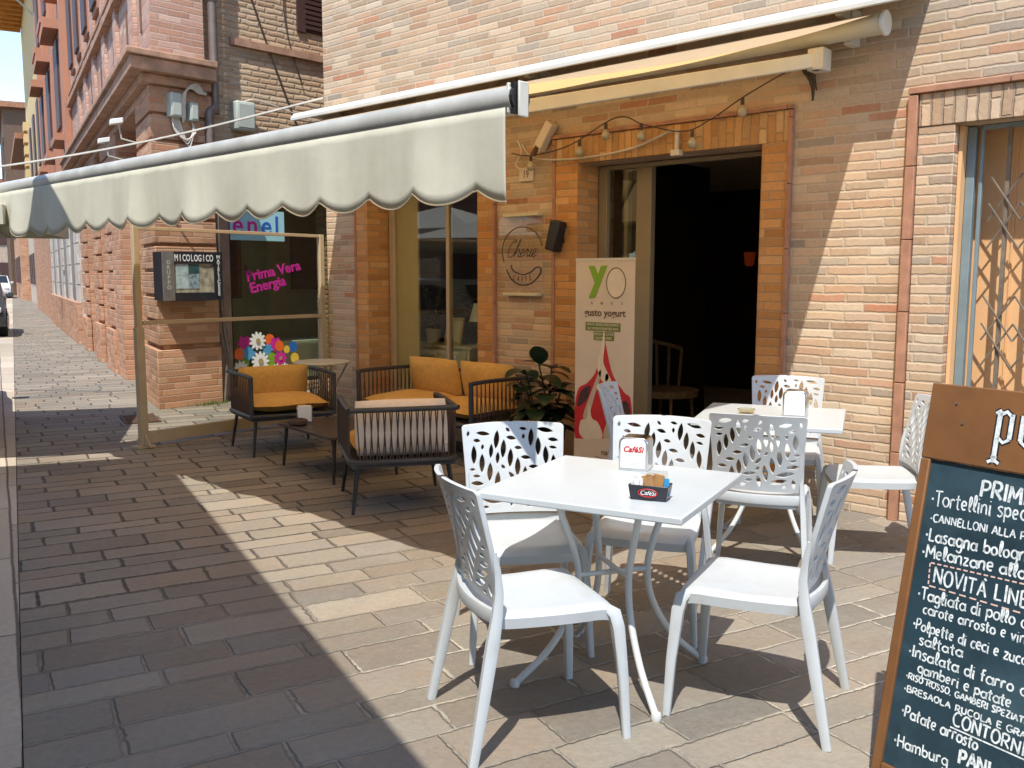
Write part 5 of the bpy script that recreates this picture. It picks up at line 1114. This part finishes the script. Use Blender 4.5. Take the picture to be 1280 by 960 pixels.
BR = Vector((math.cos(baz), math.sin(baz), 0)); BN = Vector((math.sin(baz), -math.cos(baz), 0)); BD = BN*math.sin(bal) + Vector((0, 0, -math.cos(bal))); BO = BR.cross(-BD)   # right, down, outward
cbd = thing('menu_board', 'brown framed A-board chalkboard with a handwritten white menu', 'menu board', tuple(BTL + BD*1.2 + BR*.32))
BW, BH, ST = .66, 1.208, .03
def bpan(b, u0, u1, v0, v1, d0, d1): 
    q = []
    for d in (d0, d1):
        for u, v in ((u0, v0), (u1, v0), (u1, v1), (u0, v1)): q.append(BTL + BR*u + BD*v + BO*d)
    b.hex(q)
b = MB(); bpan(b, 0, BW, 0, .224, -.022, 0); wpart(b, 'header', M['wood'], cbd, bevel=.004)
b = MB(); bpan(b, 0, ST, .2245, BH, -.022, 0); bpan(b, BW-ST, BW, .2245, BH, -.022, 0); bpan(b, ST+.0005, BW-ST-.0005, 1.13, BH-.05, -.022, 0); wpart(b, 'frame', M['wood'], cbd, bevel=.004)
b = MB(); bpan(b, ST+.0005, BW-ST-.0005, .2245, 1.1295, -.020, -.010); wpart(b, 'chalk_panel', M['slate'], cbd)
# rear leg frame of the A
b = MB(); hinge = BTL - BO*.03; fd = Vector((-BN.x*math.sin(R(13)), -BN.y*math.sin(R(13)), -math.cos(R(13))))
for u in (.0, BW-.04):
    a = hinge + BR*u; c = a + fd*1.205; b.hex([a, a+BR*.04, a+BR*.04-BO*.02, a-BO*.02, c, c+BR*.04, c+BR*.04-BO*.02, c-BO*.02])
a = hinge + fd*.9 + BR*.041; b.hex([a, a+BR*(BW-.082), a+BR*(BW-.082)-BO*.018, a-BO*.018, a+fd*.05, a+fd*.05+BR*(BW-.082), a+fd*.05+BR*(BW-.082)-BO*.018, a+fd*.05-BO*.018]); wpart(b, 'rear_frame', M['wood'], cbd, bevel=.003)
b = MB()
for u, v in ((.083, .055), (.109, .11)): b.lathe([(.004, .001), (.004, .002), (0, .003)], BTL + BR*u + BD*v, 8, Matrix((BR, -BD, BO)).transposed())
wpart(b, 'pin', M['chrome'], cbd)
hr = random.Random(21)
def write(s, p0, p1, cap, w=.0032, mat='chalk', sq=1, off=-.0095):
    w *= 1.3
    tot = sum(G[c][0] for c in s)*cap + .06*cap*len(s); L_ = math.hypot(p1[0]-p0[0], p1[1]-p0[1]); kx = L_/tot; ang = math.atan2(p1[1]-p0[1], p1[0]-p0[0])
    b = MB(); x = 0
    for c in s:
        gw, strokes = G[c]; jy = hr.uniform(-.03, .03)*cap; js = hr.uniform(.94, 1.06)
        for stq in strokes:
            pts = [(px + hr.uniform(-.012, .012), py + hr.uniform(-.012, .012)) for px, py in stq]
            if 3 <= len(pts) < 9: pts = [(q.x, q.y) for q in bez([(px, py, 0) for px, py in pts], 5)]
            loc = [((x + px*cap*js)*kx, py*cap*js*sq + jy) for px, py in pts]
            P2 = [(p0[0] + math.cos(ang)*a_ + math.sin(ang)*b_, p0[1] + math.sin(ang)*a_ - math.cos(ang)*b_) for a_, b_ in loc]
            P2 = [q for q in P2 if q[0] < BW-ST-.004]
            if len(P2) > 1: b.ribbon([(u, -v) for u, v in P2], w*hr.uniform(.85, 1.15), BTL, BR, -BD, BO, off)
        x += (gw + .06)*cap
    if b.v: wpart(b, 'lettering', M[mat], cbd)
for a in [("PRIMI", (.186, .304), (.318, .305), .045, .006), ("\u00b7Tortellini spec", (.050, .357), (.322, .345), .043, .0034), ("\u00b7CANNELLONI ALLA P", (.056, .404), (.328, .397), .022, .003), ("\u00b7Lasagna bologn", (.050, .461), (.338, .453), .038, .0042), ("\u00b7Melanzane alla", (.048, .510), (.345, .498), .036, .0040),
          ("NOVIT\u00c0 LINE", (.092, .576), (.362, .573), .044, .0042), ("\u00b7Tagliata di pollo c", (.056, .633), (.366, .624), .034, .0036), ("carote arrosto e vin", (.078, .670), (.370, .665), .030, .0034), ("\u00b7Polpette di ceci e zucc", (.056, .721), (.380, .720), .031, .0035), ("saltata", (.081, .761), (.214, .756), .030, .0034),
          ("\u00b7Insalata di farro c", (.056, .802), (.393, .799), .033, .0036), ("gamberi e patate", (.090, .840), (.360, .842), .030, .0034), ("\u00b7RISO ROSSO, GAMBERI SPEZIATI", (.060, .868), (.402, .869), .017, .003), ("\u00b7BRESAOLA RUCOLA E GRA", (.060, .905), (.410, .904), .017, .003),
          ("CONTORNI", (.212, .944), (.412, .950), .036, .0042), ("\u00b7Patate arrosto", (.064, .976), (.293, .986), .034, .0036), ("PANI", (.246, 1.039), (.336, 1.036), .038, .0056), ("\u00b7Hamburg", (.056, 1.068), (.222, 1.062), .034, .0036)]:
    write(a[0], a[1], a[2], a[3], a[4])
b = MB(); b.ribbon([(.209, -.953), (.418, -.958)], .004, BTL, BR, -BD, BO, -.0095); wpart(b, 'underline', M['chalk'], cbd); b = MB(); b.ribbon([(.092, -.850), (.16, -.852)], .003, BTL, BR, -BD, BO, -.0095); wpart(b, 'underline', M['chalk'], cbd)
b = MB()
def dash(p, q, n):
    for k in range(n):
        a, c = (k+.1)/n, (k+.75)/n; b.ribbon([(p[0]+(q[0]-p[0])*t, -(p[1]+(q[1]-p[1])*t)) for t in (a, c)], .0042, BTL, BR, -BD, BO, -.0095)
dash((.076, .522), (.50, .506), 22); dash((.081, .588), (.50, .590), 14); dash((.076, .522), (.081, .588), 4); wpart(b, 'dashed_box', M['chalkp'], cbd)
# header letters, blackletter-like strokes with dark outline
for mm, ex, off in (('casedk', .0045, .0006), ('chalk', 0, .0014)):
    b = MB()
    def hs(pts, w): b.ribbon([(x, -y) for x, y in pts], w+ex*2, BTL, BR, -BD, BO, off)
    hs([(.212, .060), (.212, .205)], .013); hs([(.212, .072), (.230, .060), (.246, .074)], .010); hs([(.246, .066), (.246, .136)], .012); hs([(.246, .136), (.230, .147), (.214, .134)], .009); hs([(.196, .206), (.212, .196), (.228, .206)], .009); hs([(.204, .190), (.220, .190)], .008); hs([(.200, .068), (.214, .058)], .008)
    hs([(.276, .066), (.276, .136)], .013); hs([(.276, .070), (.292, .060), (.304, .078)], .009); hs([(.304, .076), (.302, .100), (.278, .108)], .009); hs([(.276, .136), (.290, .148), (.306, .134)], .009)
    wpart(b, 'heading_letters', M[mm], cbd)

# ================================================================ vehicles
def car(label, paint, s, o, yaw180=False, group=None, van=False):
    c = st(s, o, .006); t = thing('parked_car', label, 'car', tuple(c), math.atan2(D2.y, D2.x) + (math.pi if yaw180 else 0), group)
    H = 1.46; Lc = 3.9; hw = .82
    side = [(-1.93, .30), (-1.95, .60), (-1.88, .86), (-1.70, .93), (-1.42, 1.36), (-1.15, H-.02), (.1, H), (.55, H-.06), (1.05, .98), (1.72, .86), (1.93, .68), (1.96, .34), (1.90, .26), (-1.88, .24)]
    b = MB(); secs = []
    for k in range(7):
        f = -1 + 2*k/6; tp = 1-abs(f)**6*.03; ring = []
        for x, z in side:
            inn = .14*max(0, (z-.85)/.6); ring.append(Vector((x*tp, f*(hw-inn*abs(f)), z*(1-.02*f*f) if z > .5 else z)))
        secs.append(ring)
    b.loft(secs); b.build('body', M[paint], t, smooth=50)
    for sy in (-1, 1):
        b = MB(); b.prism([(-1.36, .94), (-1.18, 1.30), (-.95, 1.36), (-.30, 1.37), (-.30, .94)], (0, sy*.80, 0), (1, 0, 0), (0, -sy*.22, 1), (0, sy*.012, 0)); b.prism([(-.25, .94), (-.25, 1.37), (.10, 1.36), (.48, 1.30), (.86, .96)], (0, sy*.80, 0), (1, 0, 0), (0, -sy*.22, 1), (0, sy*.012, 0))
        o_ = b.build('side_window', M['carglass'], t); o_.location.y = sy*.19
        b = MB(); b.box(.78, .95, min(sy*.84, sy*1.0), max(sy*.84, sy*1.0), .94, 1.06); b.build('mirror', M[paint], t, bevel=.02)
        for x in (-1.22, 1.22):
            b = MB(); m_ = Matrix.Translation((x, sy*.74, .30)) @ Matrix.Rotation(R(90), 4, 'X'); b.lathe([(.20, -.10), (.30, -.09), (.31, 0), (.30, .09), (.20, .10)], (x, sy*.74, .30), 20, Matrix.Rotation(R(90), 3, 'X')); w = b.build('wheel', M['tyre'], t, smooth=40)
            b = MB(); b.lathe([(.19, -.012), (.17, .012), (.05, .02), (0, .02)], (x, sy*.85, .30), 16, Matrix.Rotation(R(90)*-sy, 3, 'X')); b.build('rim', M['chrome'], w, smooth=40)
        b = MB(); b.cbox((1.90, sy*.58, .66), (.12, .30, .13)); b.build('headlight', M['lampw'], t, bevel=.03)
        b = MB(); b.cbox((-1.92, sy*.64, .76), (.08, .20, .20)); b.build('tail_light', M['red'], t, bevel=.02)
    b = MB(); b.hex([(.56, -.62, 1.40), (.56, .62, 1.40), (1.03, .70, .985), (1.03, -.70, .985), (.58, -.62, 1.425), (.58, .62, 1.425), (1.06, .70, 1.0), (1.06, -.70, 1.0)]); b.build('windscreen', M['carglass'], t)
    b = MB(); b.hex([(-1.70, -.66, .95), (-1.70, .66, .95), (-1.44, .60, 1.34), (-1.44, -.60, 1.34), (-1.73, -.66, .965), (-1.73, .66, .965), (-1.46, .60, 1.36), (-1.46, -.60, 1.36)]); b.build('rear_window', M['carglass'], t)
    b = MB(); b.box(-1.97, -1.90, -.25, .25, .50, .62); b.box(1.93, 1.975, -.26, .26, .36, .47); b.build('number_plate', M['paper'], t, bevel=.005)
    return t
car('white hatchback parked along the kerb at the left edge', 'vanwhite', 8.4, 1.22, False, 'cars parked in the street')
car('dark grey hatchback parked beyond the white one', 'vangrey', 24, .95, True, 'cars parked in the street')
car('dark red hatchback far down at the end of the street', 'vanred', 74, -1.2, True, 'cars parked in the street')
car('silver white hatchback standing behind the dark red one', 'vanwhite', 66, .9, True, 'cars parked in the street')

# ================================================================ parasol across the street (mirrored in the shop window), drain, weeds
def parasol(x, y, rz, hw, zr, zv, za, lab):
    t = thing('parasol', lab, 'parasol', (x, y, 0), R(rz), 'square parasols across the street')
    b = MB(); vs = [(0, 0, za)] + [(sx*hw, sy*hw, zr) for sx, sy in ((-1, -1), (1, -1), (1, 1), (-1, 1))] + [(sx*hw, sy*hw, zv) for sx, sy in ((-1, -1), (1, -1), (1, 1), (-1, 1))]
    b.add(vs, [(0, 1, 2), (0, 2, 3), (0, 3, 4), (0, 4, 1)] + [(1+k, 5+k, 5+(k+1) % 4, 1+(k+1) % 4) for k in range(4)]); o = b.build('canopy', M['valance'], t); o.modifiers.new('thick', 'SOLIDIFY').thickness = .004
    b = MB(); b.tube([(0, 0, .0), (0, 0, za-.01)], .028, 10); b.build('pole', M['casegrey'], t)
    b = MB(); b.cbox((0, 0, -.02), (.6, .6, .14)); b.build('base', M['pvc'], t, bevel=.01)
    for sx, sy in ((-1, -1), (1, -1), (1, 1), (-1, 1)): b = MB(); b.tube([(0, 0, za-.05), (sx*hw*.98, sy*hw*.98, zr-.02)], .012, 6); b.build('rib', M['casegrey'], t)
parasol(-9.13, 1.86, -30, 1.40, 2.0, 1.86, 2.45, 'cream square parasol across the street at the far left end of the awning')
parasol(-12.4, .45, -14, 1.35, 2.28, 2.05, 2.75, 'white square parasol across the street, seen mirrored in the shop window')
t = thing('drain_grate', 'dark slotted drain grate in the pavement near the glass screen', 'drain', (-9.35, 4.28, .004), R(72))
b = MB(); b.box(-.16, .16, -.30, .30, .0, .003); b.build('pit', M['black'], t)
b = MB(); 
for k in range(11): b.box(-.15, .15, -.29+.055*k, -.265+.055*k, .0035, .010)
b.box(-.17, -.151, -.31, .31, .0, .011); b.box(.151, .17, -.31, .31, .0, .011); b.build('grille', M['rust'], t)
b = MB(); gr = random.Random(9)
for k in range(150):
    y = gr.gauss(5.35, .12); x = -9.85 + abs(gr.gauss(0, .03)); h = gr.uniform(.02, .07); a = gr.uniform(0, 6.28); dx, dy = .004*math.cos(a), .004*math.sin(a)
    b.add([(x-dx, y-dy, 0), (x+dx, y+dy, 0), (x+gr.uniform(-.03, .03), y+gr.uniform(-.03, .03), h)], [(0, 1, 2)])
tag(b.build('weeds', M['grass']), 'short green weeds growing at the foot of the brick pier', 'weeds', kind='stuff')
